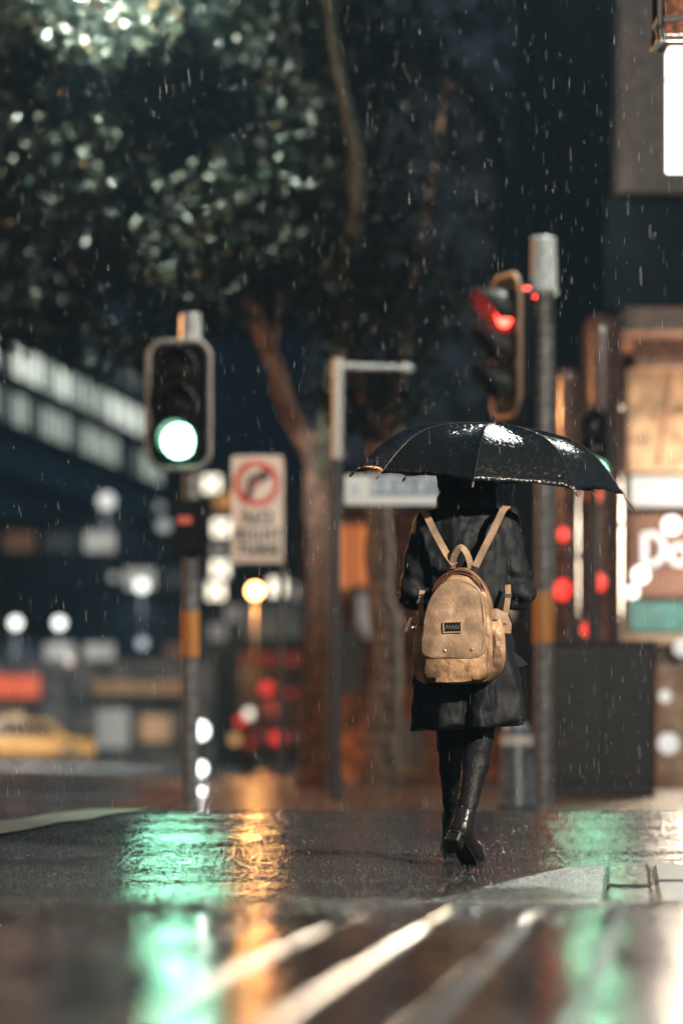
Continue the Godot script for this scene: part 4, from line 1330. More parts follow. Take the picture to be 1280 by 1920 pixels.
func make_vehicles() -> void:
	var glass := mat("car_glass", Color(0.015, 0.018, 0.02), 0.08)
	# taxi far left
	var d := 126.0
	var x := at(42, 0, d).x
	var taxi := thing("taxi", "yellow taxi in front of the shops at far left", "car", Vector3(x, far_y(x, d) + 0.02, -d), 0.35)
	var s := start(false)
	car_shape(s, [Vector2(-2.2, 0.3), Vector2(2.2, 0.3), Vector2(2.25, 0.75), Vector2(1.3, 0.9), Vector2(0.75, 1.42), Vector2(-1.0, 1.45), Vector2(-1.75, 0.98), Vector2(-2.25, 0.9)], 1.78, 0.22)
	obj("body", s, mat("taxi_yellow", Color(0.4, 0.2, 0.06), 0.25, {"coat": 0.8}), taxi)
	for g in [-1.0, 1.0]:
		s = start(false)
		prism(s, Transform3D(Basis(), Vector3(0, 0, g * 0.8 - 0.02)), PackedVector2Array([Vector2(-1.45, 0.96), Vector2(1.05, 0.95), Vector2(0.66, 1.34), Vector2(-0.95, 1.37)]), -0.01, 0.05)
		obj("side_window", s, glass, taxi)
		for e in [-1.35, 1.4]: wheel(taxi, Vector3(e, 0.32, g * 0.8), 0.32, Vector3(0, 0, 1), 0.2)
		s = start()
		ball(s, Vector3(2.2, 0.64, g * 0.62), Vector3(0.08, 0.12, 0.17), 12, 8)
		obj("headlight", s, glow("taxi_headlight", Color(1.0, 0.85, 0.6), 3.0), taxi)
	s = start(false)
	box(s, Vector3(-0.2, 1.55, 0), Vector3(0.22, 0.16, 0.6))
	obj("roof_sign_light", s, glow("taxi_roof_light", Color(1.0, 0.7, 0.3), 0.9), taxi)
	# bus seen from behind in the middle of the street
	d = 112.0
	x = at(520, 0, d).x
	var bus := thing("bus", "red and dark bus seen from behind in the street", "bus", Vector3(x, far_y(x, d), -d))
	var y_of := func(py: float) -> float: return at(0, py, d).y - bus.position.y
	s = start(false)
	cbox(s, Transform3D(Basis(), Vector3(0, 1.95, -4.5)), Vector3(2.45, 3.3, 9.0), 0.12)
	obj("body", s, mat("bus_dark", Color(0.035, 0.03, 0.03), 0.3, {"coat": 0.5}), bus)
	s = start(false)
	box(s, Vector3(0, 1.0, 0.03), Vector3(2.3, 0.62, 0.06))
	obj("bumper", s, mat("bus_red", Color(0.2, 0.025, 0.02), 0.3), bus)
	s = start(false)
	box(s, Vector3(0.15, 1.02, 0.07), Vector3(1.7, 0.24, 0.04))
	obj("white_stripe", s, mat("bus_white", Color(0.7, 0.66, 0.62), 0.4), bus)
	s = start(false)
	box(s, Vector3(0, 2.55, 0.03), Vector3(2.0, 0.9, 0.06))
	obj("rear_window", s, glass, bus)
	s = start(false)
	box(s, Vector3(0, 3.28, 0.03), Vector3(1.95, 0.36, 0.06))
	obj("destination_sign", s, glow("bus_red_sign", Color(1.0, 0.07, 0.04), 0.13), bus)
	for q in [[500, 1290, 0.22, 1.0], [520, 1384, 0.2, 1.1], [452, 1352, 0.16, 1.0], [588, 1398, 0.16, 0.8], [545, 1300, 0.12, 0.4], [470, 1392, 0.14, 0.35]]:
		s = start()
		var v: Vector3 = at(q[0], q[1], d) - bus.position
		ball(s, Vector3(v.x, v.y, 0.1), Vector3(q[2], q[2] * 0.8, 0.06), 14, 8)
		obj("tail_light", s, glow("tail_light_%d" % q[0], Color(1.0, 0.05, 0.04), q[3]), bus)
	s = start()
	var wv: Vector3 = at(467, 1338, d) - bus.position
	ball(s, Vector3(wv.x, wv.y, 0.1), Vector3(0.15, 0.14, 0.06), 14, 8)
	obj("marker_light", s, glow("bus_white_light", Color(1.0, 0.9, 0.75), 1.6), bus)
	for g in [-1.0, 1.0]:
		wheel(bus, Vector3(g * 1.0, 0.5, -2.2), 0.5, Vector3(1, 0, 0), 0.3)
		wheel(bus, Vector3(g * 1.0, 0.5, -7.2), 0.5, Vector3(1, 0, 0), 0.3)
	lamp(bus, Vector3(-0.2, 1.9, 0.9), Color(1.0, 0.12, 0.08), 0.3, 0.2)

# ---------------------------------------------------------------- the walker
const TRUNK := [[0.48, 0.232, 0.165, 0.022], [0.56, 0.226, 0.16, 0.02], [0.7, 0.208, 0.15, 0.014], [0.85, 0.188, 0.138, 0.006], [1.0, 0.174, 0.122, 0.0], [1.12, 0.178, 0.124, 0.0], [1.25, 0.186, 0.118, 0.0], [1.33, 0.172, 0.098, 0.0], [1.37, 0.138, 0.084, 0.0], [1.4, 0.1, 0.072, 0.0], [1.43, 0.085, 0.068, 0.0], [1.6, 0.085, 0.068, 0.0]]
func trunk_d(p: Vector3, grow: float) -> float:
	var a := along(TRUNK, p.y, 1) + grow
	var b := along(TRUNK, p.y, 2) + grow
	var q := Vector2((p.x - along(TRUNK, p.y, 3)) / a, p.z / b)
	return (q.length() - 1.0) * minf(a, b) * (0.6 + 0.4 * absf(q.x) / maxf(q.length(), 1e-4) * a / b)

func coat_d(p: Vector3) -> float:
	var d := trunk_d(p, 0.0)
	d = maxf(d, p.y - 1.46)
	for g in [-1.0, 1.0]:
		var sh := Vector3(g * 0.142, 1.33, -0.005)
		var el := Vector3(g * 0.207, 1.065, 0.03)
		var wr := Vector3(0.1, 1.1, -0.19) if g > 0 else Vector3(-0.1, 1.1, -0.22)
		var q := p
		var arm := bone(q, sh, el, 0.072, 0.057)
		arm = smin(arm, bone(q, el, wr, 0.056, 0.043), 0.03)
		d = smin(d, arm, 0.035)
	# hood, drawn up
	var c := p - Vector3(0.004, 1.565, -0.035)
	var hood := (c / Vector3(0.122, 0.15, 0.132)).length()
	hood = (hood - 1.0) * 0.122
	hood = maxf(hood, -bone(p, Vector3(0.004, 1.56, -0.12), Vector3(0.004, 1.56, -0.3), 0.085, 0.1))
	d = smin(d, hood, 0.05)
	# collar roll where the hood meets the shoulders
	d = smin(d, absf(Vector2(Vector2(p.x - 0.004, (p.z + 0.005) * 1.25).length() - 0.098, p.y - 1.435).length()) - 0.02, 0.03)
	# folds
	var f := 0.014 * noise.get_noise_3d(p.x * 1000.0, p.y * 420.0 + p.x * 300.0, p.z * 1000.0) + 0.006 * noise.get_noise_3d(p.x * 2100.0 + 90.0, p.y * 1300.0 - p.x * 700.0, p.z * 2100.0)
	if p.y < 0.95:
		f += 0.012 * smoothstep(0.95, 0.6, p.y) * sin(atan2(p.x - 0.02, p.z) * 7.0 + 2.0 * noise.get_noise_2d(p.y * 300.0, 4.0))
		if p.z > 0.0: f -= 0.016 * smoothstep(0.78, 0.6, p.y) * exp(-pow((p.x + 0.004) / 0.011, 2.0))
	if p.y > 0.95 and p.y < 1.3 and absf(p.x) > 0.17:
		f += 0.006 * sin(p.y * 75.0 + p.z * 40.0 + p.x * 30.0) * smoothstep(1.3, 1.1, p.y)
	d -= f
	var hem := 0.535 + 0.065 * p.x + 0.008 * sin(p.x * 30.0 + p.z * 20.0)
	return maxf(d, hem - p.y)

const HIP_L := Vector3(-0.075, 0.84, 0.0)
const KNEE_L := Vector3(-0.058, 0.47, -0.13)
const ANKLE_L := Vector3(-0.04, 0.13, -0.33)
const HIP_R := Vector3(0.075, 0.84, 0.0)
const KNEE_R := Vector3(0.05, 0.49, 0.0)
const CALF_R := Vector3(0.034, 0.39, 0.075)
const ANKLE_R := Vector3(-0.006, 0.2, 0.18)
func legs_d(p: Vector3, thin: float) -> float:
	var d := bone(p, HIP_L, KNEE_L, 0.098, 0.051)
	d = smin(d, bone(p, KNEE_L, KNEE_L.lerp(ANKLE_L, 0.3) + Vector3(0, 0, 0.025), 0.049, 0.048), 0.02)
	d = smin(d, bone(p, KNEE_L.lerp(ANKLE_L, 0.3) + Vector3(0, 0, 0.025), ANKLE_L, 0.047, 0.033), 0.02)
	var e := bone(p, HIP_R, KNEE_R, 0.1, 0.057)
	e = smin(e, bone(p, KNEE_R, CALF_R, 0.055, 0.053), 0.02)
	e = smin(e, bone(p, CALF_R, ANKLE_R, 0.052, 0.036), 0.02)
	d = minf(d, e)
	d = smin(d, bone(p, HIP_L, HIP_R, 0.1, 0.1), 0.03)
	if thin == 0.0:   # creases behind the knees and at the ankles
		d -= 0.0035 * noise.get_noise_3d(p.x * 1500.0, p.y * 3000.0, p.z * 1500.0) * (1.0 + 1.5 * exp(-pow((p.y - 0.5) / 0.05, 2.0)) + 1.2 * exp(-pow((p.y - 0.24) / 0.04, 2.0)))
	return d + thin

const HEEL_R := Vector3(-0.03, 0.13, 0.215)
const BALL_R := Vector3(0.026, 0.048, 0.11)
const TOE_R := Vector3(0.05, 0.026, 0.06)
func boot_r_d(p: Vector3) -> float:
	var d := bone(p, ANKLE_R + Vector3(0, 0.015, 0), Vector3(-0.02, 0.15, 0.2), 0.042, 0.044)
	d = smin(d, bone(p, HEEL_R, BALL_R, 0.037, 0.036), 0.03)
	d = smin(d, bone(p, BALL_R, TOE_R, 0.035, 0.024), 0.02)
	var sole := Vector3(-0.35, -0.74, 0.57).normalized()
	d = maxf(d, (p - HEEL_R).dot(sole) - 0.031)
	return maxf(d, p.y - 0.208 - 0.3 * (p.z - 0.18))

func boot_l_d(p: Vector3) -> float:
	var d := bone(p, ANKLE_L + Vector3(0, 0.05, 0.0), Vector3(-0.04, 0.07, -0.33), 0.047, 0.044)
	d = smin(d, bone(p, Vector3(-0.04, 0.06, -0.34), Vector3(-0.052, 0.052, -0.46), 0.036, 0.034), 0.03)
	d = smin(d, bone(p, Vector3(-0.052, 0.05, -0.46), Vector3(-0.056, 0.042, -0.53), 0.034, 0.024), 0.02)
	d = maxf(d, 0.028 - p.y)
	return maxf(d, p.y - 0.2)

func ribbon(s: SurfaceTool, pts: Array, w: float, t: float, face: Vector3) -> void:   # flat strap along pts
	s.set_smooth_group(-1)
	var ring := []
	for i in pts.size():
		var dir: Vector3 = (pts[mini(i + 1, pts.size() - 1)] - pts[maxi(i - 1, 0)]).normalized()
		var side := dir.cross(face).normalized() * w / 2
		var up := side.cross(dir).normalized() * t / 2
		ring.append([pts[i] - side + up, pts[i] + side + up, pts[i] + side - up, pts[i] - side - up])
	for i in ring.size() - 1:
		for k in 4:
			quad(s, ring[i][k], ring[i][(k + 1) % 4], ring[i + 1][(k + 1) % 4], ring[i + 1][k])
	quad(s, ring[0][3], ring[0][2], ring[0][1], ring[0][0])
	quad(s, ring[-1][0], ring[-1][1], ring[-1][2], ring[-1][3])

func hand_d(p: Vector3, wrist: Vector3, palm: Vector3, grip: Vector3, side: float) -> float:
	# palm beside an upright grip, four fingers and a thumb closed round it
	var d := bone(p, wrist, palm, 0.026, 0.03)
	for i in 4:
		var y := 0.03 - 0.02 * i
		var r: float = [0.0088, 0.0092, 0.0088, 0.0078][i]
		var k := palm + Vector3(0, y, -0.02)
		var m := grip + Vector3(side * 0.004, y, -0.026)
		var t := grip + Vector3(-side * 0.024, y - 0.004, -0.006 - 0.002 * i)
		d = smin(d, bone(p, k, m, r, r * 0.95), 0.008)
		d = smin(d, bone(p, m, t, r * 0.95, r * 0.8), 0.003)
	var t0 := palm + Vector3(0, 0.02, 0.012)
	var t1 := grip + Vector3(0, 0.034, 0.022)
	d = smin(d, bone(p, t0, t1, 0.011, 0.0095), 0.008)
	return smin(d, bone(p, t1, grip + Vector3(-side * 0.022, 0.03, 0.004), 0.0095, 0.0085), 0.003)

func make_person() -> void:
	var ground := road_y(0.492, 15.2)
	var who := thing("person", "person in a black hooded coat walking away under an umbrella", "person", Vector3(0.492, ground, -15.2))
	var skin := mat("skin", Color(0.45, 0.27, 0.19), 0.5)
	# the body itself
	var whole := SurfaceTool.new()
	whole.begin(Mesh.PRIMITIVE_TRIANGLES)
	var body_field := func(p: Vector3) -> float:
		var d := maxf(trunk_d(p, -0.03), 0.84 - p.y)
		d = smin(d, legs_d(p, 0.006), 0.03)
		d = smin(d, bone(p, Vector3(0, 1.38, -0.005), Vector3(0, 1.5, -0.02), 0.055, 0.052), 0.03)
		for g in [-1.0, 1.0]:
			var el := Vector3(g * 0.2, 1.075, 0.025)
			d = smin(d, bone(p, Vector3(g * 0.14, 1.33, -0.005), el, 0.045, 0.036), 0.02)
			d = smin(d, bone(p, el, Vector3(0.1, 1.105, -0.2) if g > 0 else Vector3(-0.1, 1.105, -0.23), 0.036, 0.026), 0.015)
		d = smin(d, bone(p, ANKLE_R, HEEL_R, 0.03, 0.026), 0.02)
		d = smin(d, bone(p, HEEL_R, TOE_R, 0.026, 0.016), 0.02)
		d = smin(d, bone(p, ANKLE_L, Vector3(-0.04, 0.06, -0.34), 0.03, 0.026), 0.02)
		return smin(d, bone(p, Vector3(-0.04, 0.06, -0.34), Vector3(-0.055, 0.045, -0.52), 0.025, 0.015), 0.02)
	whole.append_from(surface_net(body_field, Vector3(-0.3, 0.0, -0.6), Vector3(0.3, 1.5, 0.3), 0.014), 0, Transform3D())
	var head_field := func(p: Vector3) -> float:
		var c := p - Vector3(0.004, 1.58, -0.04)
		var d := ((c / Vector3(0.073, 0.1, 0.09)).length() - 1.0) * 0.073
		d = smin(d, bone(p, Vector3(0.004, 1.525, -0.085), Vector3(0.004, 1.515, -0.1), 0.042, 0.03), 0.03)
		d = smin(d, bone(p, Vector3(0.004, 1.585, -0.13), Vector3(0.004, 1.556, -0.146), 0.007, 0.012), 0.01)
		for g in [-1.0, 1.0]:
			d = smin(d, p.distance_to(Vector3(0.004 + g * 0.075, 1.57, -0.03)) - 0.016, 0.01)
			d = maxf(d, 0.012 - p.distance_to(Vector3(0.004 + g * 0.03, 1.585, -0.134)))
			d = minf(d, p.distance_to(Vector3(0.004 + g * 0.03, 1.585, -0.117)) - 0.011)
		d = smin(d, bone(p, Vector3(-0.016, 1.527, -0.124), Vector3(0.024, 1.527, -0.124), 0.006, 0.006), 0.006)
		return smin(d, bone(p, Vector3(0, 1.46, -0.015), Vector3(0.002, 1.53, -0.03), 0.053, 0.05), 0.02)
	whole.append_from(surface_net(head_field, Vector3(-0.1, 1.47, -0.17), Vector3(0.11, 1.7, 0.07), 0.006), 0, Transform3D())
	var grip_r := Vector3(0.06, 1.12, -0.228)
	whole.append_from(surface_net(func(p): return hand_d(p, Vector3(0.1, 1.105, -0.19), Vector3(0.092, 1.118, -0.222), grip_r, 1.0), Vector3(0.0, 1.04, -0.29), Vector3(0.15, 1.2, -0.15), 0.004), 0, Transform3D())
	var grip_l := Vector3(-0.062, 1.12, -0.272)
	whole.append_from(surface_net(func(p): return hand_d(p, Vector3(-0.1, 1.105, -0.22), Vector3(-0.094, 1.116, -0.262), grip_l, -1.0), Vector3(-0.16, 1.04, -0.34), Vector3(0.0, 1.2, -0.18), 0.004), 0, Transform3D())
	put("body", whole.commit(), skin, who)
	var cloth := mat("coat_black", Color(0.0075, 0.009, 0.012), 0.6, {"bump": "fine", "relief": 0.06, "scale": 5.0, "rim": 0.1, "spec": 0.34})
	var coat := put("coat", surface_net(coat_d, Vector3(-0.34, 0.45, -0.36), Vector3(0.36, 1.76, 0.26), 0.0095, 1.7), cloth, who)
	var s := start()
	# seams and the loose tab blowing out at the right hip
	prism(s, Transform3D(Basis(Vector3.UP, 0.5), Vector3(0.205, 0.8, 0.02)), PackedVector2Array([Vector2(-0.05, -0.045), Vector2(0.045, -0.015), Vector2(0.012, 0.012), Vector2(-0.05, 0.05)]), -0.004, 0.004)
	obj("loose_tab", s, cloth, coat)
	put("leggings", surface_net(func(p): return legs_d(p, 0.0), Vector3(-0.24, 0.05, -0.45), Vector3(0.24, 0.98, 0.3), 0.009), mat("leather_leggings", Color(0.008, 0.0085, 0.01), 0.54, {"spec": 0.36, "bump": "crease", "relief": 0.2, "scale": 6.0}), who)
	var boot_mat := mat("boot_leather", Color(0.016, 0.014, 0.013), 0.16, {"bump": "crease", "relief": 0.2, "scale": 6.0})
	var rubber := mat("boot_rubber", Color(0.01, 0.01, 0.01), 0.45)
	var boot := put("boot", surface_net(boot_r_d, Vector3(-0.11, -0.02, 0.0), Vector3(0.11, 0.26, 0.3), 0.006), boot_mat, who)
	var n := Vector3(-0.35, -0.74, 0.57).normalized()
	var f := (TOE_R - HEEL_R).normalized()
	f = (f - n * f.dot(n)).normalized()
	var b := Basis(f.cross(n).normalized(), -n, f)
	s = start()
	var foot_shape := smoothed([Vector2(0, -0.04), Vector2(0.034, -0.02), Vector2(0.031, 0.05), Vector2(0.04, 0.11), Vector2(0.03, 0.175), Vector2(0.004, 0.205), Vector2(-0.026, 0.18), Vector2(-0.036, 0.11), Vector2(-0.03, 0.05), Vector2(-0.034, -0.02)], 4)
	prism(s, Transform3D(Basis(b.x, b.z, n), HEEL_R + n * 0.03), PackedVector2Array(foot_shape), 0.0, 0.008)
	obj("sole", s, rubber, boot)
	s = start(false)
	cbox(s, Transform3D(b, HEEL_R + n * 0.058 + f * -0.006), Vector3(0.062, 0.046, 0.06), 0.006)
	obj("heel", s, rubber, boot)
	boot = put("boot", surface_net(boot_l_d, Vector3(-0.13, 0.0, -0.6), Vector3(0.05, 0.24, -0.25), 0.006), boot_mat, who)
	s = start()
	prism(s, Transform3D(Basis(Vector3(1, 0, 0), Vector3(-0.05, 0, -1).normalized(), Vector3(0, 1, 0)), Vector3(-0.042, 0.02, -0.33)), PackedVector2Array(foot_shape), 0.0, 0.009)
	obj("sole", s, rubber, boot)
	s = start(false)
	cbox(s, Transform3D(Basis(), Vector3(-0.042, 0.012, -0.325)), Vector3(0.06, 0.026, 0.058), 0.005)
	obj("heel", s, rubber, boot)
	make_backpack(who.position)

func make_backpack(base: Vector3) -> void:
	var q := func(px: float, py: float) -> Vector2: return Vector2((px - 860.0) / 474.0, (1281.0 - py) / 474.0)
	var many := func(list: Array) -> Array:
		var out := []
		for e in list: out.append(q.call(float(e[0]), float(e[1])))
		return smoothed(out, 4)
	var where := base + Vector3((860.0 - 873.0) / 474.0, (1616.0 - 1281.0) / 474.0, 0.125)
	var bag := thing("backpack", "tan leather backpack with a front flap on the walker's back", "backpack", where, -0.13)
	var smooth_leather := mat("tan_leather", Color(0.63, 0.375, 0.21), 0.4, {"tint": "stain", "scale": 1.6, "bump": "crease", "relief": 0.4, "world": false})
	var suede := mat("tan_flap", Color(0.61, 0.4, 0.255), 0.62, {"tint": "mottle", "scale": 1.2, "bump": "fine", "relief": 0.1, "world": false})
	var metal := mat("snap_metal", Color(0.6, 0.58, 0.55), 0.25, {"metal": 0.9})
	var s := start()
	var shell: Array = many.call([[800, 1277], [830, 1281], [860, 1282], [895, 1282], [918, 1278], [926, 1255], [926, 1190], [922, 1135], [911, 1103], [894, 1080], [876, 1068], [857, 1069], [839, 1083], [820, 1108], [806, 1145], [798, 1192], [795, 1250]])
	pillow(s, Transform3D(), shell, 0.115, 0.04, 0.012, 0.012)
	var main := obj("main_bag", s, smooth_leather, bag)
	s = start()
	var piping := []
	var mid: Vector2 = q.call(860.0, 1180.0)
	for p in shell: piping.append(Vector3(mid.x + (p.x - mid.x) * 0.955, mid.y + (p.y - mid.y) * 0.965, 0.1))
	tube(s, piping, [0.0032], 6, true)
	obj("piping", s, mat("tan_edge", Color(0.26, 0.11, 0.04), 0.5), main)
	for k in [0.9, 0.82]:   # zip lines over the top
		s = start()
		var arc := []
		for i in 15:
			var t := lerpf(0.28, 2.86, i / 14.0)
			arc.append(Vector3(0.005 + cos(t) * 0.118 * k, 0.325 + sin(t) * 0.125 * k, 0.118 - 0.06 * (k - 0.8)))
		tube(s, arc, [0.0035], 6)
		obj("zip", s, mat("zip_brown", Color(0.12, 0.045, 0.02), 0.5), main)
	s = start()
	pillow(s, Transform3D(Basis(), Vector3(0, 0, 0.112)), many.call([[803, 1272], [860, 1277], [912, 1274], [915, 1230], [912, 1190], [860, 1185], [803, 1190], [800, 1230]]), 0.026, 0.016, 0.006, 0.009)
	obj("front_pocket", s, smooth_leather, bag)
	s = start()
	pillow(s, Transform3D(Basis(), Vector3(0, 0, 0.124)), many.call([[796, 1190], [795, 1222], [803, 1233], [825, 1237], [860, 1238], [890, 1237], [906, 1231], [912, 1219], [914, 1185], [912, 1145], [906, 1115], [893, 1099], [866, 1090], [838, 1096], [818, 1114], [804, 1145]]), 0.022, 0.007, 0.008, 0.006)
	var flap := obj("flap", s, suede, bag)
	s = start()
	var stitch := []
	var fm: Vector2 = q.call(855.0, 1170.0)
	for e in many.call([[796, 1190], [795, 1222], [803, 1233], [825, 1237], [860, 1238], [890, 1237], [906, 1231], [912, 1219], [914, 1185], [912, 1145], [906, 1115], [893, 1099], [866, 1090], [838, 1096], [818, 1114], [804, 1145]]): stitch.append(Vector3(fm.x + (e.x - fm.x) * 0.94, fm.y + (e.y - fm.y) * 0.945, 0.1455))
	tube(s, stitch, [0.0012], 5, true)
	obj("stitching", s, mat("stitch_thread", Color(0.2, 0.11, 0.05), 0.7), flap)
	for e in [[838, 1222], [888, 1220]]:
		var c: Vector2 = q.call(float(e[0]), float(e[1]))
		s = start()
		lathe(s, Transform3D(Basis(Vector3.RIGHT, PI / 2), Vector3(c.x, c.y, 0.145)), [Vector2(0.0075, 0), Vector2(0.007, 0.003), Vector2(0, 0.0045)], 16)
		obj("snap", s, metal, flap)
	# name plate: dark, with bright worn letters too small to read
	var pc: Vector2 = q.call(853.0, 1179.0)
	s = start(false)
	cbox(s, Transform3D(Basis(Vector3.BACK, 0.03), Vector3(pc.x, pc.y, 0.1555)), Vector3(0.064, 0.036, 0.004), 0.0012)
	var plate := obj("name_plate", s, mat("plate_dark", Color(0.012, 0.013, 0.016), 0.3), flap)
	s = start(false)
	for g in [-0.5, 0.5]:
		cbox(s, Transform3D(Basis(Vector3.BACK, 0.03), Vector3(pc.x, pc.y + g * 0.04, 0.156)), Vector3(0.074, 0.005, 0.006), 0.001)
		cbox(s, Transform3D(Basis(Vector3.BACK, 0.03), Vector3(pc.x + g * 0.069, pc.y, 0.156)), Vector3(0.005, 0.034, 0.006), 0.001)
	obj("plate_rim", s, suede, plate)
	s = start(false)
	for i in 9:
		cbox(s, Transform3D(Basis(Vector3.BACK, 0.45 if i % 2 else -0.45), Vector3(pc.x - 0.024 + i * 0.006, pc.y, 0.1582)), Vector3(0.0022, 0.018, 0.0014), 0.0004)
	obj("lettering", s, mat("plate_letters", Color(0.3, 0.3, 0.29), 0.35, {"metal": 0.5}), plate)
	# side pockets with buttoned tabs
	s = start()
	pillow(s, Transform3D(Basis(), Vector3(0, 0, 0.005)), many.call([[908, 1278], [930, 1270], [944, 1248], [946, 1205], [942, 1165], [930, 1152], [914, 1152], [908, 1210]]), 0.085, 0.035, 0.006, 0.012)
	var side := obj("side_pocket", s, smooth_leather, bag)
	s = start()
	ribbon(s, [Vector3(0.12, 0.262, 0.085), Vector3(0.15, 0.268, 0.09), Vector3(0.178, 0.255, 0.07), Vector3(0.186, 0.225, 0.055), Vector3(0.182, 0.195, 0.05)], 0.045, 0.004, Vector3(0.3, 0.3, 1))
	obj("tab", s, suede, side)
	s = start()
	ball(s, Vector3(0.186, 0.232, 0.082), Vector3(0.007, 0.007, 0.004), 12, 6)
	obj("snap", s, metal, side)
	s = start()
	pillow(s, Transform3D(Basis(), Vector3(0, 0, 0.005)), many.call([[784, 1275], [803, 1279], [806, 1230], [803, 1168], [790, 1166], [779, 1180], [776, 1220], [777, 1258]]), 0.09, 0.035, 0.006, 0.01)
	side = obj("side_pocket", s, smooth_leather, bag)
	s = start()
	ribbon(s, [Vector3(-0.125, 0.24, 0.09), Vector3(-0.15, 0.248, 0.098), Vector3(-0.176, 0.24, 0.09), Vector3(-0.188, 0.21, 0.085), Vector3(-0.186, 0.19, 0.082)], 0.042, 0.004, Vector3(-0.3, 0.3, 1))
	obj("tab", s, suede, side)
	s = start()
	ball(s, Vector3(-0.178, 0.215, 0.105), Vector3(0.007, 0.007, 0.004), 12, 6)
	obj("snap", s, metal, side)
	# leather tab along the bottom edge
	s = start(false)
	ribbon(s, [Vector3(-0.078, 0.02, 0.157), Vector3(-0.04, 0.019, 0.159), Vector3(0.02, 0.02, 0.159), Vector3(0.058, 0.025, 0.156)], 0.036, 0.004, Vector3(0, 0, 1))
	obj("bottom_tab", s, smooth_leather, bag)
	# carrying loop and shoulder straps
	s = start()
	var loop := []
	for i in 13:
		var t := PI * i / 12.0
		loop.append(Vector3(0.012 + cos(t) * 0.036 * (0.55 + 0.45 * absf(cos(t))), 0.448 + sin(t) * 0.082, 0.06 + 0.025 * sin(t)))
	ribbon(s, loop, 0.024, 0.004, Vector3(0.0, 0.35, 1))
	obj("carry_loop", s, suede, bag)
	for e in [[[853, 1062, 0.07], [838, 1042, 0.05], [815, 1002, 0.03], [797, 966, 0.005], [789, 957, -0.035], [788, 962, -0.09]], [[892, 1066, 0.07], [903, 1040, 0.05], [922, 1001, 0.03], [940, 960, 0.005], [947, 950, -0.035], [948, 956, -0.09]]]:
		s = start()
		var path := []
		for v in e:
			var c: Vector2 = q.call(float(v[0]), float(v[1]))
			path.append(Vector3(c.x, c.y, v[2]))
		ribbon(s, path, 0.027, 0.005, Vector3(0, 0.4, 1))
		obj("shoulder_strap", s, suede, bag)
	for e in [[[789, 1108, -0.01], [787, 1130, 0.02], [791, 1165, 0.035], [797, 1180, 0.04]], [[948, 1098, -0.03], [950, 1118, 0.0], [944, 1165, 0.02], [936, 1205, 0.03]]]:
		s = start()
		var path := []
		for v in e:
			var c: Vector2 = q.call(float(v[0]), float(v[1]))
			path.append(Vector3(c.x, c.y, v[2]))
		ribbon(s, path, 0.022, 0.005, Vector3(0, 0.2, 1))
		var low := obj("lower_strap", s, suede, bag)
		s = start(false)
		box(s, path[1] + Vector3(0, 0, 0.006), Vector3(0.03, 0.012, 0.006))
		obj("buckle", s, metal, low)

# ---------------------------------------------------------------- umbrella
const DOME := [[0.0, 0.0], [0.15, 0.012], [0.3, 0.04], [0.45, 0.09], [0.58, 0.165], [0.68, 0.275], [0.78, 0.44], [0.9, 0.73], [1.0, 1.0]]
func dome(v: float) -> float:
	for i in DOME.size() - 1:
		if v <= DOME[i + 1][0]:
			var t: float = (v - DOME[i][0]) / (DOME[i + 1][0] - DOME[i][0])
			return cubic_interpolate(DOME[i][1], DOME[i + 1][1], DOME[maxi(i - 1, 0)][1], DOME[mini(i + 2, DOME.size() - 1)][1], t)
	return 1.0

func canopy_point(k: int, u: float, v: float) -> Vector3:
	var reach := 0.548
	var rise := 0.236
	var a0 := deg_to_rad(-8.0 + 45.0 * k)
	var a1 := deg_to_rad(-8.0 + 45.0 * (k + 1))
	var p0 := Vector3(sin(a0), 0, cos(a0))
	var p1 := Vector3(sin(a1), 0, cos(a1))
	var bow := 4.0 * u * (1.0 - u)
	var flat_p := p0.lerp(p1, u) * reach * v * (1.0 - 0.055 * bow * v * v)
	var y := rise * (1.0 - dome(v)) + 0.014 * bow * v * v * v - 0.024 * bow * pow(sin(v * PI), 1.5)
	var w := noise.get_noise_2d(k * 40.0 + u * 90.0, v * 60.0) * 0.009 * v + noise.get_noise_2d(k * 140.0 + u * 420.0, v * 130.0) * 0.006 * v * v
	# gathers fanning out from the rib ends
	w += 0.0035 * sin((u - 0.03) * 46.0) * smoothstep(0.55, 1.0, v) * exp(-7.0 * minf(u, 1.0 - u)) * (1.0 if (u > 0.0 and u < 1.0) else 0.0)
	if u <= 0.0 or u >= 1.0: w = 0.0
	return flat_p + Vector3(0, y, 0) + (flat_p.normalized() * 0.5 + Vector3.UP).normalized() * w

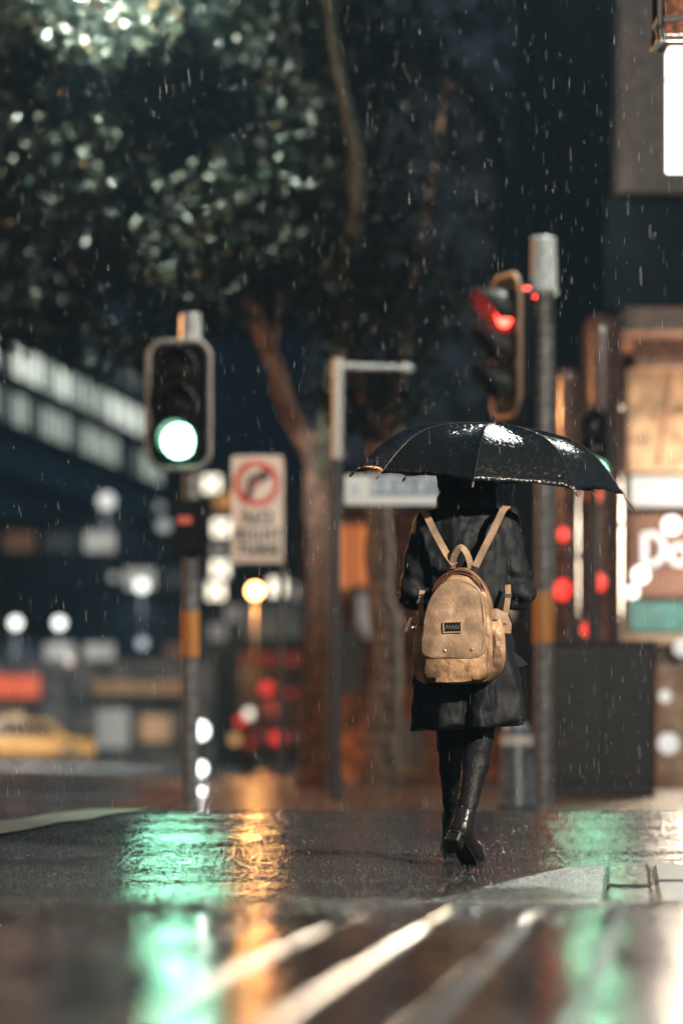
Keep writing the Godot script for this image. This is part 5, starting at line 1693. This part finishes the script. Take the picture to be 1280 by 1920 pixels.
func make_umbrella() -> void:
	var d := 15.4
	var rim := at(915, 905, d)
	var um := thing("umbrella", "wet black folding umbrella held over the walker's head", "umbrella", rim)
	um.basis = Basis(Vector3.BACK, -0.085) * Basis(Vector3.RIGHT, 0.075)
	var cloth := mat("umbrella_cloth", Color(0.008, 0.009, 0.01), 0.34, {"bump": "crease", "relief": 0.4, "scale": 3.2, "gloss": "gloss", "spec": 0.5, "world": false})
	var steel := mat("umbrella_steel", Color(0.35, 0.35, 0.36), 0.3, {"metal": 0.9})
	var spots := []
	var nu := 16
	var nv := 26
	for k in 8:
		var s := start()
		for j in nv:
			for i in nu:
				var v := [canopy_point(k, float(i) / nu, float(j) / nv), canopy_point(k, float(i) / nu, float(j + 1) / nv), canopy_point(k, float(i + 1) / nu, float(j + 1) / nv), canopy_point(k, float(i + 1) / nu, float(j) / nv)]
				if j > 0: quad(s, v[0], v[1], v[2], v[3])
				else: tri(s, v[0], v[1], v[2])
		# hem turned under
		for i in nu:
			var a := canopy_point(k, float(i) / nu, 1.0)
			var b := canopy_point(k, float(i + 1) / nu, 1.0)
			quad(s, a, a + Vector3(-a.x * 0.03, -0.001, -a.z * 0.03), b + Vector3(-b.x * 0.03, -0.001, -b.z * 0.03), b)
		obj("panel", s, cloth, um)
		for i in 190:
			var u := rng.randf_range(0.02, 0.98)
			var w := sqrt(rng.randf()) * 0.98
			spots.append(canopy_point(k, u, w))
	for k in 8:
		var s := start()
		var path := []
		for j in range(1, 13): path.append(canopy_point(k, 0.0, j / 12.0) * Vector3(0.995, 1, 0.995) + Vector3(0, -0.004, 0))
		var tip: Vector3 = path[-1]
		var out_dir: Vector3 = (path[-1] - path[-2]).normalized()
		path.append(tip + out_dir * (0.085 if k == 2 else 0.02))
		tube(s, path, [0.0022], 6)
		var rib := obj("rib", s, steel, um)
		s = start()
		var seam := []
		for j in range(1, 25): seam.append(canopy_point(k, 0.0, j / 24.0) + Vector3(0, 0.0012, 0))
		tube(s, seam, [0.002], 6)
		obj("seam", s, mat("umbrella_seam", Color(0.03, 0.03, 0.031), 0.3), rib)
		s = start()
		var end: Vector3 = path[-1]
		tube(s, [end - out_dir * (0.08 if k == 2 else 0.02), end, end + out_dir * 0.006], [0.005, 0.0055, 0.003], 8)
		obj("rib_tip", s, mat("rib_tip", Color(0.12, 0.08, 0.055), 0.35), rib)
		s = start()
		tube(s, [Vector3(0, 0.08, 0), canopy_point(k, 0.0, 0.52) + Vector3(0, -0.006, 0)], [0.002], 5)
		obj("stretcher", s, steel, rib)
	var s := start()
	tube(s, [Vector3(0, -0.36, 0), Vector3(0, 0.25, 0)], [0.006], 12)
	obj("shaft", s, steel, um)
	s = start()
	lathe(s, Transform3D(), [Vector2(0, -0.47), Vector2(0.013, -0.468), Vector2(0.0155, -0.45), Vector2(0.0135, -0.4), Vector2(0.0145, -0.36), Vector2(0.009, -0.34), Vector2(0, -0.339)], 18)
	obj("handle", s, mat("umbrella_handle", Color(0.015, 0.015, 0.016), 0.4), um)
	s = start()
	lathe(s, Transform3D(), [Vector2(0.016, 0.236), Vector2(0.014, 0.246), Vector2(0.007, 0.25), Vector2(0.006, 0.264), Vector2(0, 0.267)], 14)
	obj("ferrule", s, M["umbrella_handle"], um)
	s = start()
	lathe(s, Transform3D(), [Vector2(0.007, 0.065), Vector2(0.012, 0.068), Vector2(0.012, 0.095), Vector2(0.007, 0.1)], 14)
	obj("runner", s, M["umbrella_handle"], um)
	var bead := start()
	ball(bead, Vector3.ZERO, Vector3(1, 0.6, 1), 8, 5)
	var drops := MultiMesh.new()
	drops.transform_format = MultiMesh.TRANSFORM_3D
	drops.mesh = mesh_of(bead)
	drops.instance_count = spots.size()
	for i in spots.size():
		var r := 0.001 + 0.0022 * pow(rng.randf(), 3.0)
		drops.set_instance_transform(i, Transform3D(Basis.from_scale(Vector3(r, r, r)), spots[i] + Vector3(0, 0.0005, 0)))
	var dm := MultiMeshInstance3D.new()
	dm.name = "raindrops"
	dm.multimesh = drops
	dm.material_override = mat("rain_bead", Color(0.06, 0.06, 0.062), 0.06, {"spec": 0.7})
	dm.set_meta("kind", "stuff")
	um.add_child(dm)

# ---------------------------------------------------------------- rain
func make_rain() -> void:
	var s := start()
	lathe(s, Transform3D(), [Vector2(0, -0.5), Vector2(0.6, -0.42), Vector2(1.0, -0.2), Vector2(0.8, 0.2), Vector2(0, 0.5)], 6)
	var rain := MultiMesh.new()
	rain.transform_format = MultiMesh.TRANSFORM_3D
	rain.mesh = mesh_of(s)
	rain.use_colors = true
	rain.instance_count = 2800
	for i in rain.instance_count:
		var d := rng.randf_range(12.5, 20.0)
		var x := rng.randf_range(-0.1, 0.1) * d
		var y := EYE + rng.randf_range(-0.012, 0.205) * d
		var w := rng.randf_range(0.0002, 0.0005)
		var lean := Basis(Vector3.BACK, rng.randf_range(-0.02, 0.07)) * Basis.from_scale(Vector3(w, lerpf(0.012, 0.06, pow(rng.randf(), 1.6)), w))
		var tone := lerpf(0.3, 0.9, pow(rng.randf(), 1.4))
		rain.set_instance_color(i, Color(tone, tone * 1.03, tone * 1.06))
		rain.set_instance_transform(i, Transform3D(lean, Vector3(x, maxf(y, road_y(x, d) + 0.05), -d)))
	var rm := MultiMeshInstance3D.new()
	rm.name = "rain"
	rm.multimesh = rain
	rm.material_override = mat("rain_water", Color.WHITE, 0.3, {"back": Color(0.9, 0.9, 0.9), "vertex": true})
	rm.set_meta("kind", "stuff")
	tag(rm, "falling rain drops in the night air", "rain")
	add_child(rm)
